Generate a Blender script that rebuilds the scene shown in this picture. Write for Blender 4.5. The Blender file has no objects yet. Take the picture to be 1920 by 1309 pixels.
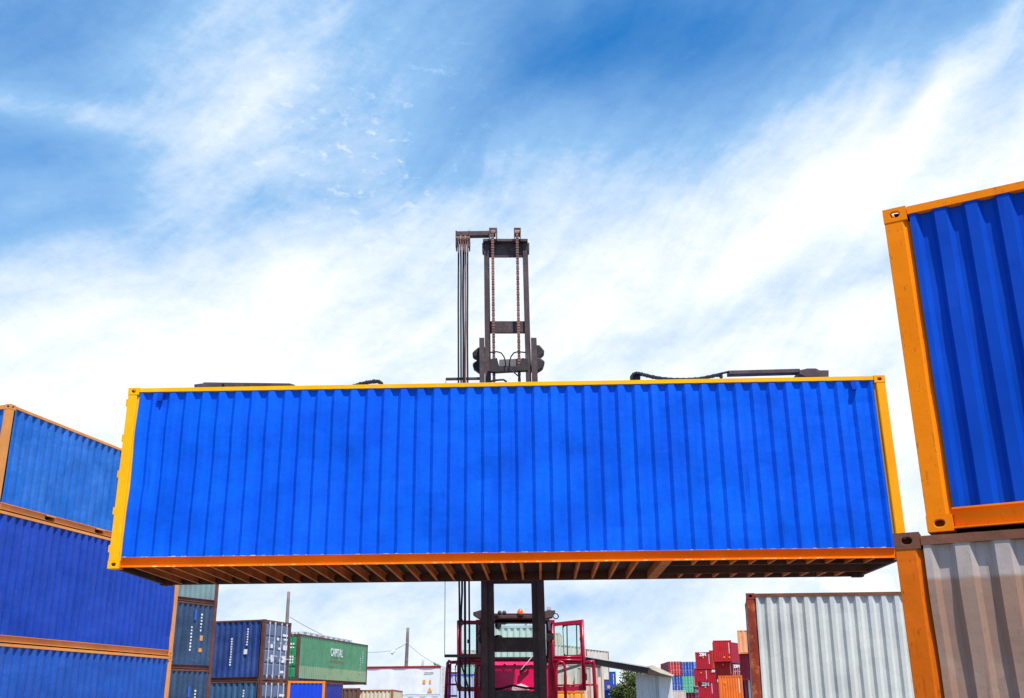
import bpy, math, random
from mathutils import Vector, Matrix, noise
R = math.radians
sc = bpy.context.scene
COL = sc.collection
random.seed(7)

# ------------------------------------------------------------------ camera
CAMH = 1.43
FPX, PITCH, ROLL = 1924.3, R(19.207), R(-0.543)
fw = Vector((0, math.cos(PITCH), math.sin(PITCH)))
r0 = Vector((1, 0, 0)); u0 = r0.cross(fw)
rt = r0 * math.cos(ROLL) + u0 * math.sin(ROLL)
up = rt.cross(fw)
cd = bpy.data.cameras.new('camera'); cam = bpy.data.objects.new('camera', cd); COL.objects.link(cam)
cd.sensor_width = 36; cd.lens = FPX / 1920 * 36; cd.clip_end = 3000; cd.clip_start = 0.1
m = Matrix((rt, up, -fw)).transposed().to_4x4(); m.translation = (0, 0, CAMH)
cam.matrix_world = m
sc.camera = cam
CP = Vector((0, 0, CAMH))

# ------------------------------------------------------------------ light
SUN_AZ, SUN_EL = R(29), R(63)            # to the right of straight behind the camera
sdir = Vector((math.sin(SUN_AZ) * math.cos(SUN_EL), -math.cos(SUN_AZ) * math.cos(SUN_EL), math.sin(SUN_EL)))
sl = bpy.data.lights.new('sun', 'SUN'); sl.energy = 4.6; sl.angle = R(0.53); sl.color = (1, 0.955, 0.88)
so = bpy.data.objects.new('sun', sl); COL.objects.link(so)
so.rotation_euler = sdir.to_track_quat('Z', 'Y').to_euler(); so.location = (20, -20, 60)
sc.view_settings.view_transform = 'Standard'; sc.view_settings.look = 'None'
sc.view_settings.gamma = 1; sc.view_settings.exposure = 0.52
sc.view_settings.use_curve_mapping = False
sc.cycles.max_bounces = 6; sc.cycles.use_denoising = True

w = bpy.data.worlds.new("World"); sc.world = w; w.use_nodes = True
def build_world():
    nt = w.node_tree; N = nt.nodes; L = nt.links; N.clear()
    def mth(op, a, b=None, c=None, clamp=False):
        n = N.new('ShaderNodeMath'); n.operation = op; n.use_clamp = clamp
        for i, v in enumerate((a, b, c)):
            if v is None: continue
            if isinstance(v, (int, float)): n.inputs[i].default_value = v
            else: L.new(v, n.inputs[i])
        return n.outputs[0]
    tc = N.new('ShaderNodeTexCoord')
    sep = N.new('ShaderNodeSeparateXYZ'); L.new(tc.outputs['Generated'], sep.inputs[0])
    X, Y, Z = sep.outputs
    az = mth('MULTIPLY', mth('ARCTAN2', X, Y), 57.2958)
    el = mth('MULTIPLY', mth('ARCSINE', Z), 57.2958)
    def tex(scale, u, v, detail=6, rough=.55, dist=0., wz=0.):
        cx = N.new('ShaderNodeCombineXYZ'); L.new(u, cx.inputs[0]); L.new(v, cx.inputs[1]); cx.inputs[2].default_value = wz
        n = N.new('ShaderNodeTexNoise'); n.inputs['Scale'].default_value = scale; n.inputs['Detail'].default_value = detail
        n.inputs['Roughness'].default_value = rough; n.inputs['Distortion'].default_value = dist
        L.new(cx.outputs[0], n.inputs['Vector']); return n.outputs['Fac']
    # warp
    wu = mth('MULTIPLY', mth('SUBTRACT', tex(.08, az, el, 2, .4, wz=3), .5), 8)
    wv = mth('MULTIPLY', mth('SUBTRACT', tex(.08, az, el, 2, .4, wz=9), .5), 6)
    U = mth('ADD', az, wu); V = mth('ADD', el, wv)
    def rot(deg, u=U, v=V):
        c, s = math.cos(R(deg)), math.sin(R(deg))
        return (mth('ADD', mth('MULTIPLY', u, c), mth('MULTIPLY', v, s)),
                mth('ADD', mth('MULTIPLY', u, -s), mth('MULTIPLY', v, c)))
    def blob(u0, v0, a, b, deg, amp):
        uu, vv = rot(deg, mth('SUBTRACT', U, u0), mth('SUBTRACT', V, v0))
        d = mth('ADD', mth('POWER', mth('ABSOLUTE', mth('DIVIDE', uu, a)), 2.), mth('POWER', mth('ABSOLUTE', mth('DIVIDE', vv, b)), 2.))
        return mth('MULTIPLY', mth('EXPONENT', mth('MULTIPLY', d, -1.)), amp)
    def fn(px, py):
        d = fw + rt * ((px - 960) / FPX) - up * ((py - 654.5) / FPX); d.normalize()
        return math.degrees(math.atan2(d.x, d.y)), math.degrees(math.asin(d.z))
    # broad white bank below a line that climbs to the right
    line = mth('SUBTRACT', mth('ADD', mth('MULTIPLY', U, .17), 27.2), V)
    t = mth('MULTIPLY_ADD', line, 1 / 17., .5, True)
    bank = mth('MULTIPLY', mth('MULTIPLY', t, t), mth('SUBTRACT', 3., mth('MULTIPLY', t, 2.)))
    dens = mth('MULTIPLY_ADD', bank, .68, .29)
    for b in BLOBS:
        a_, e_ = fn(b[0], b[1]); dens = mth('ADD', dens, blob(a_, e_, *b[2:]))
    # thinner, bluer air low over the yard
    low = mth('MULTIPLY_ADD', V, -1 / 9., 1.55, True)
    dens = mth('SUBTRACT', dens, mth('MULTIPLY', low, .10))
    # streaks
    su, sv = rot(27); st = tex(.30, mth('MULTIPLY', su, .11), sv, 9, .58, .25)
    su2, sv2 = rot(48); st2 = tex(.38, mth('MULTIPLY', su2, .08), sv2, 9, .58, .25, 5)
    lump = tex(.30, az, mth('MULTIPLY', el, 1.7), 9, .52, .3, 2)
    fine = tex(1.5, az, mth('MULTIPLY', el, 1.8), 8, .6, .2, 7)
    nz = mth('ADD', mth('MULTIPLY', mth('SUBTRACT', st, .5), .50), mth('MULTIPLY', mth('SUBTRACT', st2, .5), .36))
    nz = mth('ADD', nz, mth('MULTIPLY', mth('SUBTRACT', lump, .5), .30))
    nz = mth('ADD', nz, mth('MULTIPLY', mth('SUBTRACT', fine, .5), .16))
    dens = mth('ADD', mth('MAXIMUM', dens, .03), mth('MULTIPLY', nz, mth('MULTIPLY_ADD', dens, 1.5, .22, True)), clamp=True)
    puff = tex(.85, az, mth('MULTIPLY', el, 1.9), 6, .6, .2, 12)
    a_, e_ = fn(700, 260)
    pf = mth('MULTIPLY', mth('MULTIPLY_ADD', puff, 5., -2.9, True), blob(a_, e_, 8, 4.5, 10, .34))
    dens = mth('ADD', dens, pf, clamp=True)
    # the bank is thinned overhead and behind, out of view, to cut fill light
    away = mth('MAXIMUM', mth('MULTIPLY_ADD', mth('ABSOLUTE', az), 1 / 30., -1.5, True), mth('MULTIPLY_ADD', el, 1 / 14., -2.9, True))
    dens = mth('MULTIPLY', dens, mth('MULTIPLY_ADD', away, -.85, 1.))
    # cumulus low on the right
    a_, e_ = fn(1650, 1122)
    cu = blob(a_, e_, 4.2, 1.3, 3, 1.3)
    cun = tex(1.2, az, mth('MULTIPLY', el, 1.4), 8, .6, .2, 4)
    cu = mth('MULTIPLY_ADD', mth('SUBTRACT', mth('ADD', cu, cun), 1.0), 2.4, 0., True)
    dens = mth('MAXIMUM', dens, cu)
    sky = N.new('ShaderNodeTexSky'); sky.sky_type = 'NISHITA'; sky.sun_disc = False
    sky.sun_elevation = SUN_EL; sky.sun_rotation = math.pi - SUN_AZ
    sky.air_density = 1.0; sky.dust_density = .4; sky.ozone_density = 2.0
    hs = N.new('ShaderNodeHueSaturation'); hs.inputs['Saturation'].default_value = 1.42; hs.inputs['Value'].default_value = SKYV
    hs.inputs['Hue'].default_value = .501
    L.new(sky.outputs[0], hs.inputs['Color'])
    hz = N.new('ShaderNodeMix'); hz.data_type = 'RGBA'
    L.new(mth('MULTIPLY_ADD', el, -1 / 16., 1.25, True), hz.inputs['Factor']); L.new(hs.outputs[0], hz.inputs['A']); hz.inputs['B'].default_value = (2.8, 4.3, 5.3, 1)
    mix = N.new('ShaderNodeMix'); mix.data_type = 'RGBA'
    veil = N.new('ShaderNodeMix'); veil.data_type = 'RGBA'; veil.inputs['B'].default_value = VEIL
    L.new(mth('MULTIPLY', dens, 2., None, True), veil.inputs['Factor']); L.new(hz.outputs['Result'], veil.inputs['A'])
    L.new(mth('MULTIPLY_ADD', dens, 2., -1., True), mix.inputs['Factor']); L.new(veil.outputs['Result'], mix.inputs['A']); mix.inputs['B'].default_value = CLOUD
    bg = N.new('ShaderNodeBackground'); bg.inputs['Strength'].default_value = .12
    L.new(mix.outputs['Result'], bg.inputs['Color'])
    out = N.new('ShaderNodeOutputWorld'); L.new(bg.outputs[0], out.inputs[0])
SKYV = 1.2
VEIL = (1.8, 3.3, 5.35, 1)
CLOUD = (6.1, 6.35, 6.7, 1)
#        px    py   a    b    deg  amp
BLOBS = [(1180, 70, 10, 4.5, 14, -.22), (1480, 60, 9, 4.0, 20, -.16), (1010, 190, 7, 3.0, 25, -.10), (800, 290, 5, 2.5, 20, -.10),
         (60, 300, 7, 3.4, 25, -.26), (60, 60, 6, 3.5, 10, -.12), (520, 380, 6, 1.5, 20, -.10), (1850, 40, 6, 2.5, 40, -.22), (1700, 130, 5, 2., 42, -.12),
         (110, 195, 7, 1.2, 5, .28), (470, 110, 4.5, 7, -15, .20), (400, 230, 13, 5, 15, .20), (250, 130, 9, 4, 30, .12), (700, 130, 6, 5, 20, .08), (950, 300, 14, 3, 14, .06), (640, 60, 3.5, 6, -10, .16),
         (1790, 130, 10, .9, 44, .30), (150, 470, 8, 1.6, 20, -.18), (1400, 560, 12, 1.3, 12, -.20), (1650, 250, 12, 2.5, 30, .2),
         (1700, 500, 8, 1.1, 12, -.16), (500, 540, 14, 3, 20, .12), (1100, 1110, 6, 1.2, 3, -.22), (700, 1130, 9, 1.5, 5, -.10)]
build_world()

# ------------------------------------------------------------------ pixel <-> world
def ray(px, py):
    d = fw + rt * ((px - 960) / FPX) - up * ((py - 654.5) / FPX)
    return d
def atY(px, py, Y):
    d = ray(px, py); return CP + d * (Y / d.y)
def atD(px, py, D):
    d = ray(px, py); return CP + d * (D / math.hypot(d.x, d.y))
def proj(p):
    q = Vector(p) - CP; z = q.dot(fw); return 960 + FPX * q.dot(rt) / z, 654.5 - FPX * q.dot(up) / z

# ------------------------------------------------------------------ materials
def mat_base(name):
    mt = bpy.data.materials.new(name); mt.use_nodes = True; nt = mt.node_tree
    return mt, nt, nt.nodes, nt.links, nt.nodes['Principled BSDF']
MATS = {}
def paint(name, base, rough=.5, var=.12, dirt=.0, dirtc=(.10, .075, .05), rust=0., rustc=(.20, .055, .015), streak=.0, streakc=None,
          fade=0., fadec=(.5, .5, .5), bump=.15, spec=.35, scale=1., metal=0., patch=None, chips=0., chipc=(.5, .4, .3), drip=0., dripc=(.12, .05, .02)):
    if name in MATS: return MATS[name]
    mt, nt, N, L, P = mat_base(name)
    tc = N.new('ShaderNodeTexCoord'); co = tc.outputs['Object']
    oi = N.new('ShaderNodeObjectInfo')
    def noi(sc_, detail=5, rough_=.6, stretch=None, off=0., dist=0.):
        mp = N.new('ShaderNodeMapping'); L.new(co, mp.inputs[0])
        mp.inputs['Location'].default_value = (off, off * 1.7, off * .3)
        if stretch: mp.inputs['Scale'].default_value = stretch
        n = N.new('ShaderNodeTexNoise'); n.inputs['Scale'].default_value = sc_ * scale; n.inputs['Detail'].default_value = detail
        n.inputs['Roughness'].default_value = rough_; n.inputs['Distortion'].default_value = dist
        L.new(mp.outputs[0], n.inputs['Vector']); return n.outputs['Fac']
    def ramp(f, a, b, amp=1.):
        r = N.new('ShaderNodeMapRange'); r.inputs['From Min'].default_value = a; r.inputs['From Max'].default_value = b
        r.inputs['To Max'].default_value = amp; r.clamp = True; L.new(f, r.inputs['Value']); return r.outputs['Result']
    def mix(fac, a, b, mode='MIX'):
        x = N.new('ShaderNodeMix'); x.data_type = 'RGBA'; x.blend_type = mode
        if isinstance(fac, float): x.inputs['Factor'].default_value = fac
        else: L.new(fac, x.inputs['Factor'])
        for k, v in (('A', a), ('B', b)):
            if isinstance(v, tuple): x.inputs[k].default_value = (*v[:3], 1)
            else: L.new(v, x.inputs[k])
        return x.outputs['Result']
    dark = tuple(max(0, c * (1 - var * 1.6)) for c in base); lite = tuple(min(1, c * (1 + var) + .03 * var) for c in base)
    c = mix(ramp(noi(.9, 6), .3, .7), dark, lite)
    c = mix(ramp(noi(14, 5, .7, off=3), .35, .75, var * 1.2), c, dark)
    rg = None
    if fade: c = mix(ramp(noi(1.3, 8, .65, off=11), .42, .72, fade), c, fadec)
    if patch:   # repainted area with its own upper edge
        z0, pc, amt = patch
        sx = N.new('ShaderNodeSeparateXYZ'); L.new(co, sx.inputs[0])
        ad = N.new('ShaderNodeMath'); ad.operation = 'MULTIPLY_ADD'; L.new(noi(5, 5, off=7), ad.inputs[0]); ad.inputs[1].default_value = .03; L.new(sx.outputs[2], ad.inputs[2])
        mk = ramp(ad.outputs[0], z0 + .03, z0 - .0, amt)
        mm = N.new('ShaderNodeMath'); mm.operation = 'MULTIPLY'; L.new(mk, mm.inputs[0]); L.new(ramp(noi(1.7, 5, off=21), .12, .48), mm.inputs[1])
        c = mix(mm.outputs[0], c, pc)
    if streak: c = mix(ramp(noi(3.2, 6, .65, stretch=(1.6, 1.6, .10), off=5), .45, .8, streak), c, streakc or dirtc)
    if drip:
        dm_ = ramp(noi(13, 4, .6, stretch=(1, 1, .045), off=31), .60, .70); d2 = ramp(noi(1.5, 4, .6, off=37), .45, .62, drip)
        mm = N.new('ShaderNodeMath'); mm.operation = 'MULTIPLY'; L.new(dm_, mm.inputs[0]); L.new(d2, mm.inputs[1]); c = mix(mm.outputs[0], c, dripc)
    if dirt: c = mix(ramp(noi(2.3, 8, .7, off=9), .46, .78, dirt), c, dirtc)
    if chips: c = mix(ramp(noi(34, 5, .65, stretch=(1, 1, .4), off=19), .61, .64, chips), c, chipc)
    if rust:
        th = .74 - rust * .34
        rm = ramp(noi(3.1, 10, .72, off=15, dist=.3), th, th + .07)
        rc = mix(ramp(noi(26, 5, .7, off=2), .35, .7), tuple(x * .4 for x in rustc), tuple(min(1, x * 1.7) for x in rustc))
        c = mix(rm, c, rc); rg = rm
    L.new(c, P.inputs['Base Color'])
    P.inputs['Roughness'].default_value = rough; P.inputs['Metallic'].default_value = metal
    P.inputs['Specular IOR Level'].default_value = spec
    rr = ramp(noi(6, 5, off=4), .3, .7); m2 = N.new('ShaderNodeMath'); m2.operation = 'MULTIPLY_ADD'
    L.new(rr, m2.inputs[0]); m2.inputs[1].default_value = .18; m2.inputs[2].default_value = rough - .08; L.new(m2.outputs[0], P.inputs['Roughness'])
    if bump:
        b = N.new('ShaderNodeBump'); b.inputs['Strength'].default_value = bump; b.inputs['Distance'].default_value = .02
        L.new(noi(7, 6, .55, off=6), b.inputs['Height']); L.new(b.outputs[0], P.inputs['Normal'])
    MATS[name] = mt; return mt
def plain(name, base, rough=.6, spec=.3, emit=0., metal=0.):
    if name in MATS: return MATS[name]
    mt, nt, N, L, P = mat_base(name)
    tc = N.new('ShaderNodeTexCoord'); n = N.new('ShaderNodeTexNoise'); n.inputs['Scale'].default_value = 9; n.inputs['Detail'].default_value = 5
    L.new(tc.outputs['Object'], n.inputs['Vector'])
    x = N.new('ShaderNodeMix'); x.data_type = 'RGBA'; L.new(n.outputs['Fac'], x.inputs['Factor'])
    x.inputs['A'].default_value = (*[c * .75 for c in base], 1); x.inputs['B'].default_value = (*[min(1, c * 1.2) for c in base], 1)
    L.new(x.outputs['Result'], P.inputs['Base Color'])
    P.inputs['Roughness'].default_value = rough; P.inputs['Specular IOR Level'].default_value = spec; P.inputs['Metallic'].default_value = metal
    if emit: P.inputs['Emission Color'].default_value = (*base, 1); P.inputs['Emission Strength'].default_value = emit
    MATS[name] = mt; return mt
def glass(name, tint):
    if name in MATS: return MATS[name]
    mt, nt, N, L, P = mat_base(name)
    tr = N.new('ShaderNodeBsdfTransparent'); tr.inputs[0].default_value = (*tint, 1)
    gl = N.new('ShaderNodeBsdfGlossy'); gl.inputs['Roughness'].default_value = .03
    fr = N.new('ShaderNodeFresnel'); fr.inputs[0].default_value = 1.4
    mx = N.new('ShaderNodeMixShader'); L.new(fr.outputs[0], mx.inputs[0]); L.new(tr.outputs[0], mx.inputs[1]); L.new(gl.outputs[0], mx.inputs[2])
    L.new(mx.outputs[0], N['Material Output'].inputs[0]); MATS[name] = mt; return mt

# ------------------------------------------------------------------ mesh helpers
class MB:
    def __init__(s): s.v = []; s.f = []
    def add(s, vs, fs):
        o = len(s.v); s.v += [tuple(v) for v in vs]; s.f += [tuple(i + o for i in f) for f in fs]; return s
    def box(s, x0, x1, y0, y1, z0, z1):
        return s.add([(x0, y0, z0), (x1, y0, z0), (x1, y1, z0), (x0, y1, z0), (x0, y0, z1), (x1, y0, z1), (x1, y1, z1), (x0, y1, z1)],
                     [(0, 3, 2, 1), (4, 5, 6, 7), (0, 1, 5, 4), (1, 2, 6, 5), (2, 3, 7, 6), (3, 0, 4, 7)])
    def prism(s, pts, vec):           # planar polygon (3-D points) extruded by vec
        n = len(pts); vec = Vector(vec); a = [Vector(p) for p in pts]; b = [p + vec for p in a]
        nn = Vector((0, 0, 0))
        for i in range(n): nn += a[i].cross(a[(i + 1) % n])
        fs = [tuple(range(n)), tuple(range(2 * n - 1, n - 1, -1))] + [(i, n + i, n + (i + 1) % n, (i + 1) % n) for i in range(n)]
        if nn.dot(vec) > 0: fs = [tuple(reversed(f)) for f in fs]
        return s.add(a + b, fs)
    def tube(s, pts, r, n=8, r1=None):
        pts = [Vector(p) for p in pts]; k = len(pts); rings = []
        ref = Vector((0, 0, 1))
        for i, p in enumerate(pts):
            t = (pts[min(i + 1, k - 1)] - pts[max(i - 1, 0)]).normalized()
            a = t.cross(ref)
            if a.length < .1: a = t.cross(Vector((0, 1, 0)))
            a.normalize(); b = t.cross(a)
            rr = r if r1 is None else r + (r1 - r) * i / (k - 1)
            rings.append([p + a * math.cos(j * 2 * math.pi / n) * rr + b * math.sin(j * 2 * math.pi / n) * rr for j in range(n)])
        vs = [v for q in rings for v in q]; fs = []
        for i in range(k - 1):
            for j in range(n):
                j2 = (j + 1) % n; fs.append((i * n + j, i * n + j2, (i + 1) * n + j2, (i + 1) * n + j))
        fs.append(tuple(range(n - 1, -1, -1))); fs.append(tuple((k - 1) * n + j for j in range(n)))
        return s.add(vs, fs)
    def ball(s, c, rx, ry, rz, n=10, mrows=7, z0=-1.):
        c = Vector(c); vs = []; fs = []
        for i in range(mrows + 1):
            t = math.asin(z0) + (math.pi / 2 - math.asin(z0)) * i / mrows
            for j in range(n):
                a = 2 * math.pi * j / n; vs.append(c + Vector((rx * math.cos(t) * math.cos(a), ry * math.cos(t) * math.sin(a), rz * math.sin(t))))
        for i in range(mrows):
            for j in range(n):
                j2 = (j + 1) % n; fs.append((i * n + j, i * n + j2, (i + 1) * n + j2, (i + 1) * n + j))
        fs.append(tuple(range(n - 1, -1, -1)))
        return s.add(vs, fs)
    def mesh(s, name, smooth=False):
        me = bpy.data.meshes.new(name); me.from_pydata(s.v, [], s.f); me.update()
        if smooth:
            for p in me.polygons: p.use_smooth = True
        me.materials.append(None); return me
    def build(s, name, mat, parent=None, smooth=False, bevel=0.):
        return put(name, s.mesh(name, smooth), mat, parent, bevel)
def put(name, me, mat, parent=None, bevel=0.):
    o = bpy.data.objects.new(name, me); COL.objects.link(o)
    o.material_slots[0].link = 'OBJECT'; o.material_slots[0].material = mat
    if parent: o.parent = parent
    if bevel:
        b = o.modifiers.new('bevel', 'BEVEL'); b.width = bevel; b.segments = 2; b.limit_method = 'ANGLE'; b.angle_limit = R(40)
    return o
def thing(name, label, cat, loc=(0, 0, 0), rotz=0, group=None):
    o = bpy.data.objects.new(name, None); COL.objects.link(o); o.location = loc; o.rotation_euler = (0, 0, rotz)
    o['label'] = label; o['category'] = cat; o.empty_display_size = .3
    if group: o['group'] = group
    return o
def tag(o, label, cat, group=None):
    o['label'] = label; o['category'] = cat
    if group: o['group'] = group
    return o
def text_mesh(txt, size, bold=0., spacing=1., line=1., extrude=.003):
    cu = bpy.data.curves.new('t', 'FONT'); cu.body = txt; cu.size = size; cu.offset = bold; cu.space_character = spacing
    cu.space_line = line; cu.align_x = 'CENTER'; cu.align_y = 'CENTER'; cu.extrude = extrude
    ob = bpy.data.objects.new('t', cu); COL.objects.link(ob)
    bpy.context.view_layer.update()
    me = bpy.data.meshes.new_from_object(ob); bpy.data.objects.remove(ob)
    me.materials.clear(); me.materials.append(None); return me

# ------------------------------------------------------------------ container kit
CACHE = {}
def cached(key, fn):
    if key not in CACHE: CACHE[key] = fn()
    return CACHE[key]
def casting_mesh():
    """hollow ISO corner casting, 178 x 162 x 118, with slotted holes on all faces"""
    mb = MB(); A, B, H = .178, .162, .118; t = .026
    def face(o, u, v, lu, lv, hu, hv, inward):
        o, u, v, inward = Vector(o), Vector(u), Vector(v), Vector(inward)
        n = 16; c = o + u * lu / 2 + v * lv / 2
        if hu is None: mb.add([o, o + u * lu, o + u * lu + v * lv, o + v * lv], [(0, 1, 2, 3)]); return
        def ringpts(hu_, hv_, base):
            out = []; r = min(hu_, hv_)
            for i in range(n):
                a = 2 * math.pi * i / n + math.pi / n
                cx, cy = math.cos(a) * r, math.sin(a) * r
                cx += math.copysign(max(0, hu_ - r), cx); cy += math.copysign(max(0, hv_ - r), cy)
                out.append(base + u * cx + v * cy)
            return out
        def rect():
            out = []
            for i in range(n):
                a = 2 * math.pi * i / n + math.pi / n
                cx, cy = math.cos(a), math.sin(a); k = 1 / max(abs(cx), abs(cy))
                cx, cy = cx * k, cy * k
                if i % 4 == 0 or i % 4 == 3: pass
                out.append(c + u * cx * lu / 2 + v * cy * lv / 2)
            return out
        rc = rect()
        for i in range(n):   # snap the nearest ring points to the rectangle corners
            pass
        q = [(1, 1), (-1, 1), (-1, -1), (1, -1)]
        for k, (sx, sy) in enumerate(q):
            i = k * 4 + 1; rc[i] = c + u * sx * lu / 2 + v * sy * lv / 2 if False else rc[i]
        ho = ringpts(hu, hv, c); hi = ringpts(hu * .96, hv * .96, c + inward * t)
        corners = [c + u * sx * lu / 2 + v * sy * lv / 2 for sx, sy in q]
        vs = rc + ho + hi + corners; fs = []
        for i in range(n):
            j = (i + 1) % n
            fs.append((i, j, n + j, n + i)); fs.append((n + i, n + j, 2 * n + j, 2 * n + i))
        for k in range(4):
            i = k * 4 + 1; fs.append((i, 3 * n + k, (i + 1) % n))
        mb.add(vs, fs)
    X, Y, Z = (1, 0, 0), (0, 1, 0), (0, 0, 1)
    # front (-y), left end (-x) and top/bottom have holes
    face((0, 0, 0), X, Z, A, H, .036, .026, (0, 1, 0)); face((0, 0, 0), Y, Z, B, H, .034, .026, (1, 0, 0))
    face((0, 0, 0), X, Y, A, B, .034, .055, (0, 0, 1)); face((0, 0, H), X, Y, A, B, .034, .055, (0, 0, -1))
    face((A, 0, 0), Y, Z, B, H, None, None, (-1, 0, 0)); face((0, B, 0), X, Z, A, H, None, None, (0, -1, 0))
    # inner cavity walls
    mb.add([(t, t, t), (A - t, t, t), (A - t, B - t, t), (t, B - t, t), (t, t, H - t), (A - t, t, H - t), (A - t, B - t, H - t), (t, B - t, H - t)],
           [(1, 2, 6, 5), (2, 3, 7, 6)])
    return mb.mesh('corner_casting')
def casting_simple():
    mb = MB().box(0, .178, 0, .162, 0, .118); return mb.mesh('corner_casting')
def post_mesh(H):
    prof = [(0, 0), (.135, 0), (.150, .012), (.150, .03), (.158, .034), (.195, .058), (.195, .075), (.09, .085), (.09, .16), (0, .16)]
    return MB().prism([(x, y, .118) for x, y in prof], (0, 0, H - .236)).mesh('corner_post')
SLOPE = [.055]
def wave(x0, x1, pitch, d0, d1, phase=0.):
    """corrugation profile from x0 to x1: outer plane d0, recessed plane d1"""
    pts = [(x0, d0)]; n = max(1, int((x1 - x0 - .06) / pitch)); pitch = (x1 - x0) / n; k = pitch / .278
    x = x0
    for i in range(n):
        s_ = SLOPE[0]; f_ = (.278 - 2 * s_) / 4; pts += [(x + f_ * 1.08 * k, d0), (x + (f_ * 1.08 + s_) * k, d1), (x + (.278 - f_ * 1.08 - s_) * k, d1), (x + (.278 - f_ * 1.08) * k, d0)]; x += pitch
    pts.append((x1, d0)); return pts
def wall_mesh(name, x0, x1, z0, z1, pitch=.278, rows=1, seed=0, dent=0., d0=.014, d1=.060):
    """sheet in the xz plane, outside towards -y"""
    pts = wave(x0, x1, pitch, d0, d1); vs = []; fs = []
    for r in range(rows + 1):
        z = z0 + (z1 - z0) * r / rows
        for (x, d) in pts:
            dd = 0.
            if dent:
                e = min(1., (z - z0) * 3, (z1 - z) * 3)
                dd = dent * noise.noise(Vector((x * .9 + seed * 7, z * 1.1, seed))) * e + dent * .55 * noise.noise(Vector((x * 3.1, z * 2.6, seed + 4))) * e
            vs.append((x + dd * .4, d + dd, z))
    n = len(pts)
    for r in range(rows):
        for i in range(n - 1): a = r * n + i; fs.append((a, a + 1, a + n + 1, a + n))
    return MB().add(vs, fs).mesh(name)
def rail_mesh(L, H, top, pockets=()):
    a, b = -L / 2 + .178, L / 2 - .178
    mb = MB()
    if top: mb.box(a, b, .006, .066, H - .072, H - .008)
    else:
        segs = []; x = a
        for p in pockets: segs.append((x, p - .18)); x = p + .18
        segs.append((x, b))
        for p in pockets: mb.box(p - .18, p + .18, .008, .05, .128, .165); mb.box(p - .18, p + .18, .008, .05, .016, .022)
        for (s, e) in segs:
            mb.prism([(s, y, z) for y, z in [(.0, .016), (.0, .026), (.052, .026), (.052, .150), (.012, .154), (.012, .166), (.064, .166), (.064, .016)]], (e - s, 0, 0))
    return mb.mesh('top_rail' if top else 'bottom_rail')
def door_mesh(w, h, lod):
    """one leaf, origin at its lower left, outside towards -y"""
    mb = MB(); mb.box(0, w, .0, .03, 0, h)
    n = 4; fr = .05
    for i in range(n):
        z0 = fr + (h - fr) * i / n; z1 = z0 + (h - fr) / n - fr
        a = [(fr, 0, z0), (w - fr, 0, z0), (w - fr, 0, z1), (fr, 0, z1)]
        b = [(fr + .04, -.03, z0 + .04), (w - fr - .04, -.03, z0 + .04), (w - fr - .04, -.03, z1 - .04), (fr + .04, -.03, z1 - .04)]
        mb.add(a + b, [(4, 5, 6, 7), (0, 1, 5, 4), (1, 2, 6, 5), (2, 3, 7, 6), (3, 0, 4, 7)])
    return mb.mesh('door')
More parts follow.
